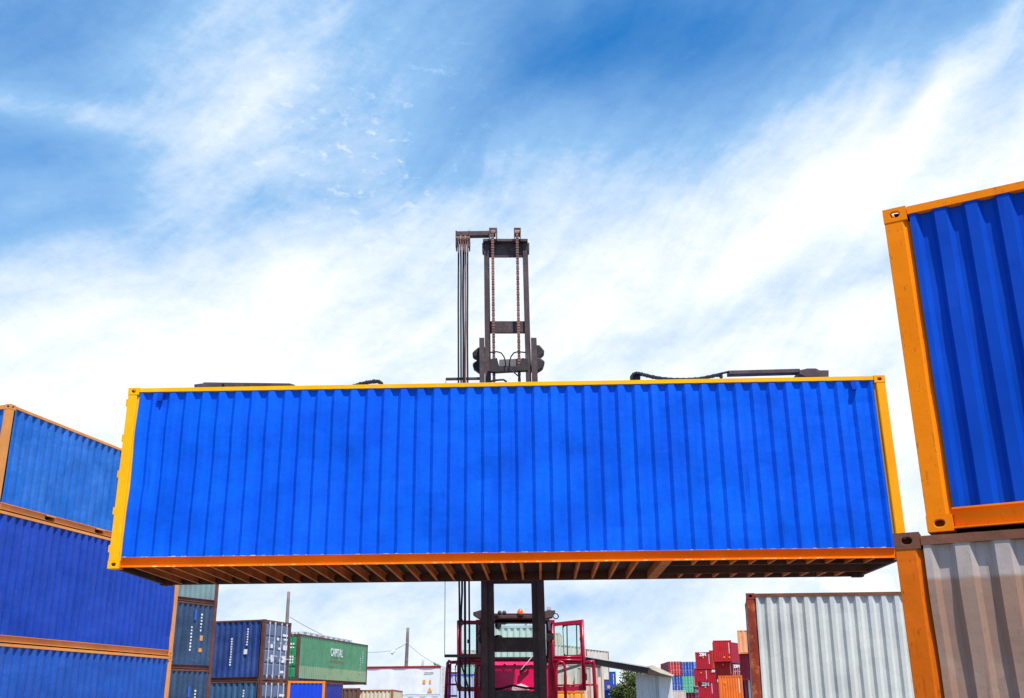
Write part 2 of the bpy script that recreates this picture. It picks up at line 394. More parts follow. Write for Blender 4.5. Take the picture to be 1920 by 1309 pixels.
def container(label, C, yaw, L=12.192, H=2.591, W=2.438, along='a', door='none', body=None, frame=None, roof=None, bars=None, doormat=None,
              lod=1, pitch=.278, seed=0, dent=0., pockets=(), group='shipping containers stacked in the yard', name='shipping_container',
              walls=None, hinges=False, tilt=0., ref='z'):
    """C: world position of the lower corner nearest the viewer; yaw of the face that runs to the right of it"""
    yaw = R(yaw) if abs(yaw) > 0 else 0.
    ex = Vector((math.cos(yaw), math.sin(yaw), 0)); ey = Vector((-math.sin(yaw), math.cos(yaw), 0)); C = Vector(C)
    if along == 'a':
        cen = C + ex * L / 2 + ey * W / 2; rot = yaw + (math.pi if door == 'right' else 0)
    else:
        cen = C + ex * W / 2 + ey * L / 2; rot = yaw + math.pi / 2 + (0 if door == 'front' else math.pi)
    t = thing(name, label, 'container', cen, rot, group)
    if tilt: t.rotation_euler = (0, R(tilt), rot)
    big = lod >= 1
    cast = cached(('cast', lod >= 2), casting_mesh if lod >= 2 else casting_simple)
    post = cached(('post', H), lambda: post_mesh(H))
    for sx in (-1, 1):
        for sy in (-1, 1):
            p = put('corner_post', post, frame, t, .004 if lod >= 2 else 0); p.location = (sx * L / 2, sy * W / 2, 0); p.scale = (-sx, -sy, 1)
            for top in (0, 1):
                c = put('corner_casting', cast, frame, p, .006 if lod >= 2 else 0)
                c.location = (-.004, -.004, H - .118 if top else 0)
                if lod >= 2: c.scale = (1, 1, 1)
    for sy, rz in ((-1, 0), (1, math.pi)):
        for top in (1, 0):
            rl = put('top_rail' if top else 'bottom_rail', cached(('rail', L, H, top, pockets), lambda: rail_mesh(L, H, top, pockets)), frame, t)
            rl.location = (0, sy * W / 2, 0); rl.rotation_euler = (0, 0, rz)
        key = ('wall', L, H, pitch, lod, seed if dent else 0, sy if dent else 0)
        wl = put('side_wall', cached(key, lambda: wall_mesh('side_wall', -L / 2 + .19, L / 2 - .19, .155, H - .066, pitch, 14 if dent else 1, seed + (sy > 0) * 3, dent)),
                 (walls or {}).get('side', body), t)
        wl.location = (0, sy * W / 2, 0); wl.rotation_euler = (0, 0, rz)
        if pockets and sy < 0:
            for p in pockets:
                q = MB(); q.prism([(p - .18, y, z) for y, z in ((.05, .022), (W - .05, .022), (W - .05, .128), (.05, .128))], (.004, 0, 0))
                q.prism([(p + .176, y, z) for y, z in ((.05, .022), (W - .05, .022), (W - .05, .128), (.05, .128))], (.004, 0, 0))
                f = q.build('fork_pocket', frame, t); f.location = (0, -W / 2, 0)
    # closed end (+x)
    ew = put('end_wall', cached(('end', W, H, lod, seed if dent else 0), lambda: wall_mesh('end_wall', -W / 2 + .155, W / 2 - .155, .155, H - .1, .25, 10 if dent else 1, seed + 9, dent)),
             (walls or {}).get('end', body), t)
    ew.location = (L / 2, 0, 0); ew.rotation_euler = (0, 0, math.pi / 2)
    for sx in (-1, 1):
        mb = MB(); a, b = -W / 2 + .162, W / 2 - .162
        x0, x1 = (L / 2 - .07, L / 2 - .008) if sx > 0 else (-L / 2 + .008, -L / 2 + .07)
        mb.box(x0, x1, a, b, H - .11, H - .01).build('header', frame, t)
        MB().box(x0, x1, a, b, .02, .155).build('sill', frame, t)
    if door == 'none':
        ew = put('end_wall', cached(('end', W, H, lod, seed if dent else 0), None), (walls or {}).get('end', body), t)
        ew.location = (-L / 2, 0, 0); ew.rotation_euler = (0, 0, -math.pi / 2)
    else:
        dw, dh = (W - .32) / 2 - .01, H - .27
        dm = cached(('door', dw, dh), lambda: door_mesh(dw, dh, lod))
        for k in (0, 1):
            d = put('door', dm, doormat or body, t); d.rotation_euler = (0, 0, -math.pi / 2)
            d.location = (-L / 2 + .05, W / 2 - .16 - k * (dw + .02), .158)
            for bx in (.3, .76):
                x = dw * bx if k == 0 else dw * (1.06 - bx)
                br = MB().tube([(x, -.055, -.06), (x, -.055, dh + .05)], .02, 6)
                for zz in (.02, dh * .3, dh * .62, dh - .05): br.box(x - .05, x + .05, -.062, -.03, zz, zz + .07)
                br.box(x, x + .32 * (1 if k == 0 else -1) if False else x + .3, -.085, -.07, dh * .34 + (.1 if bx > .5 else 0), dh * .34 + .035 + (.1 if bx > .5 else 0))
                o = br.build('locking_bar', bars or frame, d)
    if hinges:
        for k in range(5):
            z = .25 + (H - .55) * k / 4
            MB().box(-L / 2 - .028, -L / 2 + .002, -W / 2 + .012, -W / 2 + .07, z, z + .11).build('hinge', frame, t)
    # roof and floor
    mb = MB(); mb.add([(-L / 2 + .07, -W / 2 + .066, H - .03), (L / 2 - .07, -W / 2 + .066, H - .03), (L / 2 - .07, W / 2 - .066, H - .03), (-L / 2 + .07, W / 2 - .066, H - .03)], [(0, 1, 2, 3)])
    if lod >= 1:
        mb = MB(); ps = wave(-L / 2 + .2, L / 2 - .2, .21, H - .035, H - .016); n = len(ps)
        ps = [(-L / 2 + .07, H - .02)] + ps + [(L / 2 - .07, H - .02)]; n = len(ps)
        mb.add([(x, -W / 2 + .066, z) for x, z in ps] + [(x, W / 2 - .066, z) for x, z in ps], [(i, i + 1, n + i + 1, n + i) for i in range(n - 1)])
    mb.build('roof', roof or body, t)
    if name != 'lifted': MB().box(-L / 2 + .07, L / 2 - .07, -W / 2 + .066, W / 2 - .066, .150, .172).build('floor', MATFLOOR, t)
    return t
def marks(parent, spec, mat, name='marking'):
    """small printed marks: list of (x, z, w, h) on the plane y of a side, one mesh"""
    mb = MB()
    for (x, y, z, ww, hh, ax) in spec:
        if ax == 'x': mb.box(x, x + ww, y - .004, y, z, z + hh)
        else: mb.box(x - .004, x, y, y + ww, z, z + hh)
    return mb.build(name, mat, parent)

# ------------------------------------------------------------------ palette
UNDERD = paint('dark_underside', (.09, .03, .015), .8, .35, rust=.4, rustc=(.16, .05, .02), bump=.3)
MATFLOOR = paint('floor_ply', (.035, .016, .012), .8, .3, bump=.3)
BLUE = paint('blue_paint', (.0, .098, .68), .48, .16, spec=.10, streak=.5, streakc=(.002, .06, .62), fade=.45, fadec=(.0, .16, .84), bump=.35, chips=.16, chipc=(.0, .05, .4), drip=.55, dripc=(.004, .035, .42))
BLUE_R = paint('blue_paint_deep', (.0, .060, .45), .5, .12, spec=.10, drip=.5, dripc=(.0, .03, .3), streak=.3, streakc=(.003, .05, .42), bump=.12, chips=.12, chipc=(.03, .03, .08), rust=.08)
BLUE_T = paint('blue_paint_scuffed', (.0, .120, .50), .45, .14, spec=.35, streak=.4, streakc=(.04, .20, .66), fade=.4, fadec=(.07, .22, .62), bump=.45, chips=.5, chipc=(.05, .2, .5), drip=.6, dripc=(.02, .05, .3))
BLUE_M = paint('blue_paint_chalky', (.003, .047, .37), .45, .12, spec=.25, drip=.6, dripc=(.03, .05, .3), streak=.4, streakc=(.03, .075, .44), fade=.35, fadec=(.03, .07, .42), bump=.35, chips=.15, chipc=(.2, .25, .5))
BLUE_B = paint('blue_paint_low', (.002, .072, .39), .45, .12, spec=.4, drip=.6, dripc=(.03, .05, .3), streak=.4, streakc=(.03, .10, .44), fade=.3, fadec=(.02, .11, .48), bump=.2, chips=.12)
YEL = paint('yellow_frame', (1.0, .44, .0), .5, .10, spec=.12, drip=.35, dripc=(.75, .24, .01), bump=.12, chips=.10, chipc=(.85, .7, .4), dirt=.10, dirtc=(.6, .2, .01))
ORGB = paint('deep_orange_rail', (1.0, .20, .0), .55, .14, spec=.06, bump=.15, chips=.25, chipc=(.3, .06, .01), drip=.4, dripc=(.5, .09, .0))
YELO = paint('vignetted_yellow_frame', (1.0, .345, .0), .5, .10, spec=.12, bump=.12, chips=.2, chipc=(.5, .2, .05), drip=.3, dripc=(.7, .18, .01))  # frame yellow with a vignette's warmer tint put into the colour
ORG = paint('orange_frame', (1.0, .235, .0), .5, .12, spec=.08, drip=.35, dripc=(.45, .10, .01), bump=.15, chips=.35, chipc=(.16, .05, .02), rust=.16, dirt=.2, dirtc=(.7, .16, .01))
ORG_L = paint('orange_frame_pale', (.80, .30, .06), .55, .12, spec=.3, bump=.15, dirt=.35, dirtc=(.45, .14, .05), chips=.2, chipc=(.3, .12, .05))
ORG_D = paint('orange_post_worn', (.66, .13, .001), .55, .16, spec=.10, drip=.9, dripc=(.25, .05, .01), bump=.25, chips=.5, chipc=(.16, .04, .012), rust=.36, dirt=.5, dirtc=(.50, .10, .006))
RUSTY = paint('rusty_steel', (.20, .065, .03), .8, .35, rust=.45, rustc=(.30, .09, .025), dirt=.5, bump=.5)
UNDER = paint('rusty_underside', (.72, .20, .035), .8, .35, rust=.5, rustc=(.30, .085, .02), dirt=.4, dirtc=(.12, .04, .02), bump=.4)
GREYW = paint('grey_white_paint', (.42, .35, .32), .6, .12, drip=.9, dripc=(.20, .10, .06), streak=.6, streakc=(.30, .22, .18), dirt=.35, dirtc=(.26, .18, .14), rust=.15,
              patch=(2.26, (.28, .155, .10), .95), bump=.25, chips=.3, chipc=(.15, .1, .08))
PALEW = paint('pale_blue_white_paint', (.58, .60, .565), .55, .08, drip=.5, dripc=(.35, .28, .2), streak=.4, streakc=(.66, .64, .50), fade=.3, fadec=(.5, .56, .6), bump=.2, chips=.25, chipc=(.25, .12, .05))
RUSTPOST = paint('rust_orange_post', (.30, .035, .012), .7, .3, rust=.6, rustc=(.45, .11, .02), bump=.5)
NAVYT = paint('teal_navy_paint', (.022, .050, .115), .5, .25, streak=.5, streakc=(.07, .12, .19), rust=.12, fade=.4, fadec=(.04, .10, .19), bump=.3, chips=.35, chipc=(.3, .3, .3))
GREYG = paint('grey_green_paint', (.16, .23, .24), .6, .2, streak=.7, streakc=(.32, .35, .33), fade=.5, fadec=(.12, .28, .26), rust=.2, bump=.3)
NAVY = paint('navy_paint', (.012, .045, .22), .5, .3, streak=.5, streakc=(.02, .09, .34), fade=.3, fadec=(.10, .14, .22), rust=.14, bump=.3, chips=.2, chipc=(.35, .35, .38))
NAVY2 = paint('slate_blue_paint', (.03, .10, .22), .5, .25, streak=.6, streakc=(.10, .20, .30), rust=.16, bump=.3, chips=.2, chipc=(.4, .4, .42))
DOORG = paint('grey_blue_door', (.11, .15, .27), .5, .25, streak=.5, streakc=(.2, .22, .3), rust=.2, bump=.3)
DKRUST = paint('dark_rust_frame', (.14, .05, .035), .7, .3, rust=.45, rustc=(.25, .06, .02), bump=.4)
BARW = paint('weathered_white_bar', (.55, .53, .52), .55, .15, rust=.2, bump=0)
GREEN = paint('green_paint', (.075, .235, .12), .5, .14, streak=.35, streakc=(.12, .28, .14), fade=.35, fadec=(.14, .30, .17), bump=.2, rust=.05, patch=(.85, (.42, .42, .25), .45))
GREEND = paint('green_door_paint', (.02, .26, .09), .5, .1, bump=.1)
WHITE = paint('white_paint', (.72, .72, .72), .5, .06, streak=.3, streakc=(.6, .56, .5), rust=.05, bump=.08)
WHITER = paint('rust_streaked_white', (.66, .60, .52), .6, .12, streak=.6, streakc=(.45, .28, .14), rust=.22, bump=.2)
BEIGE = paint('beige_paint', (.66, .56, .40), .6, .1, streak=.5, streakc=(.5, .32, .15), rust=.12, bump=.2)
BROWN = paint('brown_paint', (.13, .07, .05), .6, .2, streak=.4, rust=.1, bump=.2)
REDC = paint('red_paint', (.42, .008, .022), .5, .10, streak=.3, streakc=(.42, .01, .02), bump=.1, rust=.03)
REDB = paint('bright_red_paint', (.50, .012, .016), .5, .14, streak=.4, streakc=(.5, .03, .03), bump=.1, rust=.08)
REDO = paint('orange_red_paint', (.55, .05, .015), .5, .15, streak=.3, bump=.1)
MARO = paint('maroon_paint', (.28, .02, .04), .5, .12, streak=.3, bump=.1)
MARD = paint('dark_crimson_paint', (.34, .004, .03), .5, .12, streak=.3, bump=.1)
ORGC = paint('orange_paint', (.80, .16, .01), .5, .12, streak=.4, streakc=(.6, .12, .02), rust=.08, bump=.1)
PEACH = paint('peach_paint', (.85, .36, .16), .5, .12, streak=.4, streakc=(.6, .24, .1), bump=.1)
CBLUE = paint('cobalt_paint', (.01, .07, .38), .5, .12, streak=.2, bump=.1)
CYAN = paint('cyan_paint', (.01, .30, .60), .5, .12, bump=.1)
MINT = paint('mint_green_paint', (.07, .42, .24), .5, .12, bump=.1)
MARK = plain('white_lettering', (.78, .78, .76), .6)
MARKO = plain('orange_marking', (.85, .3, .03), .6)
MARKB = plain('blue_marking', (.02, .12, .6), .6)
DARK = paint('mast_steel', (.070, .042, .040), .6, .25, dirt=.5, dirtc=(.2, .15, .13), rust=.12, rustc=(.14, .05, .03), bump=.3, spec=.25, chips=.3, chipc=(.3, .26, .24))
DARKC = paint('carriage_steel', (.035, .026, .026), .6, .3, dirt=.5, dirtc=(.12, .09, .08), bump=.3, spec=.25)
BLACK = plain('black_rubber', (.018, .016, .018), .55)
CHAIN = paint('rusty_chain', (.28, .13, .09), .6, .4, rust=.4, rustc=(.4, .16, .08), bump=.2, scale=4)
REDT = paint('truck_red_paint', (.36, .0, .028), .3, .1, spec=.5, bump=.05, dirt=.15)
PINK = paint('truck_magenta_paint', (.75, .0, .10), .3, .06, spec=.5, bump=.05)
WOOD = paint('weathered_pole_wood', (.20, .15, .13), .9, .3, streak=.6, streakc=(.35, .3, .27), bump=.5)

# ------------------------------------------------------------------ ground
g = MB(); n = 24; S = 1500
g.add([(-S, -300, 0), (S, -300, 0), (S, 2200, 0), (-S, 2200, 0)], [(0, 1, 2, 3)])
mtG, nt, N, Lk, P = mat_base('yard_ground')
tc = N.new('ShaderNodeTexCoord'); n1 = N.new('ShaderNodeTexNoise'); n1.inputs['Scale'].default_value = .35; n1.inputs['Detail'].default_value = 10
n2 = N.new('ShaderNodeTexNoise'); n2.inputs['Scale'].default_value = 14; n2.inputs['Detail'].default_value = 8
Lk.new(tc.outputs['Object'], n1.inputs['Vector']); Lk.new(tc.outputs['Object'], n2.inputs['Vector'])
x1 = N.new('ShaderNodeMix'); x1.data_type = 'RGBA'; Lk.new(n1.outputs['Fac'], x1.inputs['Factor'])
x1.inputs['A'].default_value = (.20, .18, .16, 1); x1.inputs['B'].default_value = (.36, .33, .29, 1)
x2 = N.new('ShaderNodeMix'); x2.data_type = 'RGBA'; x2.blend_type = 'MULTIPLY'; x2.inputs['Factor'].default_value = .4
Lk.new(x1.outputs['Result'], x2.inputs['A']); Lk.new(n2.outputs['Color'], x2.inputs['B']); Lk.new(x2.outputs['Result'], P.inputs['Base Color'])
P.inputs['Roughness'].default_value = .9
go = g.build('ground', mtG); go['kind'] = 'structure'

# ------------------------------------------------------------------ the lifted container
CZ = CAMH
L40, L20, W8, HC = 12.192, 6.058, 2.438, 2.896
MAINC = Vector((-6.236, 15.953, 2.055 + CZ)); MYAW = -1.384
main = container('long blue container with yellow frame hanging in the air from the lift truck', MAINC, MYAW, L40, HC, body=BLUE, frame=YEL, door='left',
                 lod=2, seed=1, dent=.018, pitch=.262, hinges=True, name='shipping_container', roof=BLUE)
for c in list(main.children):
    if c.name.startswith('floor'): bpy.data.objects.remove(c)
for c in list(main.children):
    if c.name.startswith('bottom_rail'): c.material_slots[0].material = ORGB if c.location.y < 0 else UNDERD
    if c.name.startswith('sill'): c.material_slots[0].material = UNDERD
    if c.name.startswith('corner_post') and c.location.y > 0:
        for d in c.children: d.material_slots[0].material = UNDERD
    if c.name.startswith('corner_post') and c.location.y < 0 < c.location.x:
        for d in [c] + list(c.children): d.material_slots[0].material = YELO
sm = MB(); rs = random.Random(5); xx = -L40 / 2 + .2
def ragged(x, x1, y, z, lo, hi, d, keep):
    top = [(x, y, z + .001)]
    while x < x1 - .2:
        l = rs.uniform(.02, .10)
        if rs.random() < keep:
            top += [(x + .004, y, z + .0015), (x + .01, y, z + rs.uniform(lo, hi)), (x + l * .5, y, z + rs.uniform(lo, hi)), (x + l * .9, y, z + rs.uniform(lo, hi)), (x + l, y, z + .0015)]
        x += l + rs.uniform(.005, .25)
    top.append((x1, y, z + .001)); m_ = MB(); n_ = len(top)
    vs = [(a, b, z) for a, b, c in top] + top + [(a, b + d, z) for a, b, c in top] + [(a, b + d, c) for a, b, c in top]
    fs = []
    for k_ in range(n_ - 1): fs += [(k_, k_ + 1, n_ + k_ + 1, n_ + k_), (n_ + k_, n_ + k_ + 1, 3 * n_ + k_ + 1, 3 * n_ + k_)]
    return m_.add(vs, fs)
ragged(-L40 / 2 + .2, L40 / 2 - .2, -W8 / 2 + .0005, .1665, .003, .010, .012, .8).build('weld_seam', paint('chipped_seam', (.75, .62, .55), .6, .3, bump=0), main)
ragged(-L40 / 2 + .3, L40 / 2 - .3, -W8 / 2 - .0018, .0165, .005, .020, .0015, .6).build('chipped_lip', paint('chipped_lip', (1.0, .62, .2), .6, .3, bump=0), main)

def underside():
    L, W = L40, W8; tl = 3.45; tw = .515
    q = MB(); q.box(-L / 2 + .07, L / 2 - tl - .1, -W / 2 + .066, W / 2 - .066, .150, .172)
    q.box(L / 2 - tl - .1, L / 2 - .07, -W / 2 + .066, -tw, .150, .172); q.box(L / 2 - tl - .1, L / 2 - .07, tw, W / 2 - .066, .150, .172)
    q.box(L / 2 - tl - .1, L / 2 - .02, -tw, tw, .135, .150)
    q.build('floor', MATFLOOR, main)
    x = -L / 2 + .34
    while x < L / 2 - .25:
        inT = x > L / 2 - tl - .08
        spans = ((-W / 2 + .064, -tw - .05), (tw + .05, W / 2 - .064)) if inT else ((-W / 2 + .064, W / 2 - .064),)
        for (a, b) in spans:
            mb = MB(); mb.box(x, x + .038, a, b, .024, .030); mb.box(x, x + .006, a, b, .030, .148); mb.box(x, x + .045, a, b, .1445, .1495)
            if abs(x - (L / 2 - tl - .15)) > .2: mb.build('cross_member', UNDER, main)
        x += .299
    MB().box(L / 2 - tl - .25, L / 2 - tl - .09, -W / 2 + .064, W / 2 - .064, .020, .148).build('bolster', UNDER, main)
    for s in (-1, 1):
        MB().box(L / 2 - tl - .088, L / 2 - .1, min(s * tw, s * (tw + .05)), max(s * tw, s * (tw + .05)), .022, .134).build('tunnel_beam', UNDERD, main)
underside()
for xx in (-L40 / 2 + .52, L40 / 2 - .52):
    b = MB(); b.box(xx - .03, xx + .05, -.004, .03, HC - .22, HC - .09); b.box(xx - .03, xx + .05, -.03, -.005, HC - .235, HC - .18)
    o = b.build('lashing_bracket', BLUE_R, main); o.location = (0, -W8 / 2, 0)

# ------------------------------------------------------------------ right stack, close
SLOPE[0] = .043
ru = container('blue container with orange frame on the right, resting on the grey one', Vector((3.005, 7.471, 1.165 + CZ)), -29.2, L40, 2.591, body=BLUE_R, frame=ORG,
               lod=2, seed=5, dent=.010, pitch=.224)
rl = container('dirty grey-white container with worn orange corner post, under the blue one at right', Vector((2.76, 7.50, 0)), -25.5, L40, 1.165 + CZ - .002, body=GREYW, frame=ORG_D,
               lod=2, seed=8, dent=.014, pitch=.252, roof=GREYW)
for c in rl.children:
    if c.name.startswith('top_rail'): c.material_slots[0].material = RUSTY; c.location.z = -.022
    if c.name.startswith('corner_post'):
        for d in c.children:
            d.material_slots[0].material = RUSTY
SLOPE[0] = .060
# ------------------------------------------------------------------ white container beyond on the right
wy = -11.5; wc = atD(1395, 1117, 21.9)
wr = container('pale white corrugated container with rusty red corner post, standing behind the right stack', Vector((wc.x, wc.y, wc.z - 2.591)), wy, L20, 2.591, body=PALEW, frame=RUSTPOST,
               lod=2, seed=12, dent=.016, pitch=.244, tilt=.9, group=None)
for c in wr.children:
    if c.name.startswith('top_rail'): c.material_slots[0].material = RUSTY
for dx, dy in ((.3, .3), (5.4, .3), (.3, 1.7), (5.4, 1.7)):
    e1 = Vector((math.cos(R(wy)), math.sin(R(wy)), 0)); e2 = Vector((-math.sin(R(wy)), math.cos(R(wy)), 0))
    p = Vector((wc.x, wc.y, 0)) + e1 * dx + e2 * dy
    hgt = wc.z - 2.591 - .004 - dx * math.tan(R(.9))
    pl = MB().box(-.2, .5, -.2, .5, 0, hgt).build('concrete_block', plain('concrete', (.4, .39, .37), .85), None, bevel=.02)
    pl.location = p; pl.rotation_euler = (0, 0, R(wy)); tag(pl, 'concrete support block under the pale white container', 'block', 'concrete blocks under the white container')

# ------------------------------------------------------------------ left stack
SLOPE[0] = .046
LY = 77.3
far = Vector((-10.0, 31.2, 0)); exL = Vector((math.cos(R(LY)), math.sin(R(LY)), 0))
orgM = far - exL * L40
zb = 1.466 + CZ
container('blue container with orange frame at the bottom of the left stack', (orgM.x, orgM.y, 0), LY, L40, HC, body=BLUE_B, frame=ORG_L, lod=2, seed=21, dent=.02)
container('purplish blue container in the middle of the left stack, with pale stripes', (orgM.x, orgM.y, zb + .006), LY, L40, HC, body=BLUE_M, frame=ORG_L, lod=2, seed=22, dent=.02)
container('short scuffed light blue container on top of the left stack, with fork pockets', (-11.8, 23.2, zb + HC + .012), LY, L20, 2.46, body=BLUE_T, frame=ORG_L, lod=2, seed=23, dent=.02,
          pockets=(-1.025, 1.025))

SLOPE[0] = .060
# ------------------------------------------------------------------ placing by a top corner
def corner(px, py, ztop=None, D=None):
    d = ray(px, py)
    if D is None: D = (ztop - CAMH) / d.z * math.hypot(d.x, d.y)
    return atD(px, py, D)
def yaw_for(C, length, xt, lo, hi, direction='a'):
    def f(y):
        v = Vector((math.cos(R(y)), math.sin(R(y)), 0)) if direction == 'a' else Vector((-math.sin(R(y)), math.cos(R(y)), 0))
        return proj(C + v * length)[0] - xt
    best = min(((abs(f(lo + (hi - lo) * i / 400)), lo + (hi - lo) * i / 400) for i in range(401)))
    return best[1]
def place(label, px, py, xr, La, H, ztop=None, D=None, yr=(-85, 85), yaw=None, **k):
    c = corner(px, py, ztop, D)
    y = yaw if yaw is not None else yaw_for(c, La, xr, *yr)
    kk = dict(lod=0); kk.update(k)
    if kk.get('along', 'a') == 'b': LL = kk.pop('deep', L40)
    else: LL = La
    t = container(label, (c.x, c.y, c.z - H), y, LL, H, **kk)
    t['_y'] = 0; del t['_y']
    return t, c, y

# stack of dark containers beside the left stack (their right edge is the near reference)
def place_right(label, px, py, ztop, yaw, L, H, **k):
    c = corner(px, py, ztop); e = Vector((math.cos(R(yaw)), math.sin(R(yaw)), 0)); o = c - e * L
    kk = dict(lod=1); kk.update(k)
    return container(label, (o.x, o.y, c.z - H), yaw, L, H, **kk), c
z1, z2, z3 = HC, HC + 2.595, HC + 2 * 2.595
a0, c0 = place_right('dark teal container in the middle of the rusty framed stack', 407.5, 1134, z2 + .06, 62, L20, 2.591, body=NAVYT, frame=DKRUST)
e = Vector((math.cos(R(62)), math.sin(R(62)), 0)); o = c0 - e * L20
zt2 = c0.z
a1 = container('grey-green faded container on top of the rusty framed stack', (o.x, o.y, zt2 + .004), 62, L20, 2.591, body=GREYG, frame=DKRUST, lod=1)
a2 = container('dark slate container at the bottom of the rusty framed stack', (o.x, o.y, 0), 62, L20, zt2 - 2.595, body=NAVYT, frame=DKRUST, lod=1)
def side_marks(t, L, W, H, side, spec, mat, name='marking'):
    """spec in metres from the left end / top as seen from outside; side -1 = front (-y)"""
    mb = MB()
    for (x, z, ww, hh) in spec:
        mb.box(-L / 2 + x, -L / 2 + x + ww, -W / 2 + .006, -W / 2 + .012, H - z - hh, H - z)
    return mb.build(name, mat, t)
def dash(x, z0, n, w=.09, h=.075, gap=.125, sd=1):
    rr = random.Random(sd); return [(x + rr.uniform(-.008, .008), z0 + i * gap, w * rr.uniform(.6, 1), h * rr.uniform(.75, 1)) for i in range(n)]
for t_, L_ in ((a0, L20), (a2, L20)):
    side_marks(t_, L_, W8, 2.591, -1, dash(L_ - .85, .42, 6) + dash(L_ - 1.35, .95, 8, sd=3), MARK)
    side_marks(t_, L_, W8, 2.591, -1, [(L_ - 1.22, .28, .10, .42)], MARKB)
    side_marks(t_, L_, W8, 2.591, -1, [(L_ - .82, 1.28, .15, .2), (L_ - .84, 1.78, .17, .14)], MARKO)

# navy stack with doors facing right
cN = corner(497, 1161, 5.186)
yN = yaw_for(cN, W8, 546.7, 5, 80)
def navy(label, z, H, body, dm):
    # near edge is the corner between the side (left) and the doors (right)
    ex_ = Vector((math.cos(R(yN)), math.sin(R(yN)), 0)); ey_ = Vector((-math.sin(R(yN)), math.cos(R(yN)), 0))
    return container(label, (cN.x, cN.y, z), yN, L20, H, along='b', door='front', body=body, frame=DKRUST, doormat=dm, bars=BARW, lod=1)
nA = navy('dark navy container with grey locking bars, upper of the two beside the green one', 2.595, 2.591, NAVY, DOORG)
nB = navy('slate blue container with locking bars, under the dark navy one', 0, 2.591, NAVY2, DOORG)
for t_ in (nA, nB):
    mb = MB()   # serial marks on the visible side, which is local +y
    rr = random.Random(4)
    for i in range(7): mb.box(-L20 / 2 + .78, -L20 / 2 + .78 + .09 * rr.uniform(.7, 1), W8 / 2 - .012, W8 / 2 - .004, 2.15 - i * .11, 2.22 - i * .11)
    for i in range(11): mb.box(-L20 / 2 + 1.55, -L20 / 2 + 1.55 + .09 * rr.uniform(.7, 1), W8 / 2 - .012, W8 / 2 - .004, 1.75 - i * .11, 1.82 - i * .11)
    mb.box(-L20 / 2 + .78, -L20 / 2 + .95, W8 / 2 - .012, W8 / 2 - .004, 1.12, 1.33)
    mb.build('marking', MARK, t_)
    for (y, z, ww, hh) in ((-.95, 1.95, .45, .1), (-.95, 1.78, .35, .08), (-.95, 1.35, .35, .22), (-.15, 1.75, .16, .12), (.35, 1.4, .2, .16), (.3, .8, .18, .3), (-.35, 1.35, .2, .1), (-.9, .8, .38, .3), (-.75, .35, .3, .1)):
        MB().box(-L20 / 2 + .012, -L20 / 2 + .018, y, y + ww, z, z + hh).build('marking', MARK, t_)

# green container with lettering, doors facing left
cG = corner(562.5, 1188, HC + 2.591)
yG = yaw_for(cG, L40, 690, 40, 84)
gr = container('green container with white lettering on its long side, behind the navy stack', (cG.x, cG.y, HC), yG, L40, 2.591, body=GREEN, frame=DKRUST, doormat=GREEND, bars=GREEND, door='left', lod=1)
tm = put('lettering', text_mesh('CAPITAL', .66, .010, 1.0), MARK, gr)
tm.rotation_euler = (math.pi / 2, 0, 0); tm.location = (.1, -W8 / 2 + .006, 1.78); tm.scale = (.86, 1, 1)
side_marks(gr, L40, W8, 2.591, -1, [(4.95, 1.25, 2.5, .04), (5.05, 1.6, .9, .03)], plain('red_marking', (.45, .08, .06)))
side_marks(gr, L40, W8, 2.591, -1, dash(L40 - 1.0, .5, 6, .1, .08, .13) + dash(L40 - 1.5, .9, 8, .1, .08, .13), MARK)
mb = MB()
for (y, z, ww, hh) in ((-.9, 1.98, .5, .1), (-.9, 1.8, .35, .09), (-.9, 1.28, .42, .1), (-.9, 1.12, .42, .1), (-.9, .96, .42, .1)): mb.box(-L40 / 2 + .012, -L40 / 2 + .018, y, y + ww, z, z + hh)
mb.build('marking', MARK, gr)
# what stands under it
place('orange framed cobalt container end below the green one', 540, 1276.5, 610, W8, HC, D=61, yr=(5, 60), along='b', deep=L20, body=paint('cobalt_bright', (.004, .05, .55), .5, .1, bump=.1), frame=ORG, lod=1)
place('dark indigo container end peeking out right of the orange corner post', 611, 1279, 638, W8, 2.82, D=63, yr=(20, 75), along='b', deep=L20, body=paint('indigo_paint', (.02, .03, .25), .5, .2, bump=.1, rust=.1), frame=DKRUST)
place('dark brown container in the shade under the green one', 602, 1290.5, 672, W8, HC, D=69, yaw=8, along='b', deep=L20, body=BROWN, frame=DKRUST)
bg_, cb_, yb_ = place('beige ribbed container with rusty right corner in front of the white reefer', 669, 1293.5, 737, W8, 2.591, D=73, yaw=0, along='b', deep=L20, body=BEIGE, frame=paint('rust_frame_light', (.4, .12, .04), .7, .3, rust=.4), lod=1)
# white refrigerated containers
rf, cr, yr_ = place('long white refrigerated container with dark red top rail', 619, 1253.2, 812, L40, HC, D=118, yaw=-4, body=WHITE, frame=WHITE, pitch=2.4, door='right', doormat=WHITER, lod=1)
container('white refrigerated container underneath the one with dark red top rail', (cr.x + .1, cr.y, cr.z - 2 * HC - .02), -4, L40, HC, body=WHITE, frame=WHITE, pitch=1.2, lod=0)
REDRAIL = paint('dark_red_rail', (.30, .01, .02), .5, .2, rust=.2, rustc=(.4, .12, .06))
for c in rf.children:
    if c.name.startswith('top_rail'): c.material_slots[0].material = REDRAIL

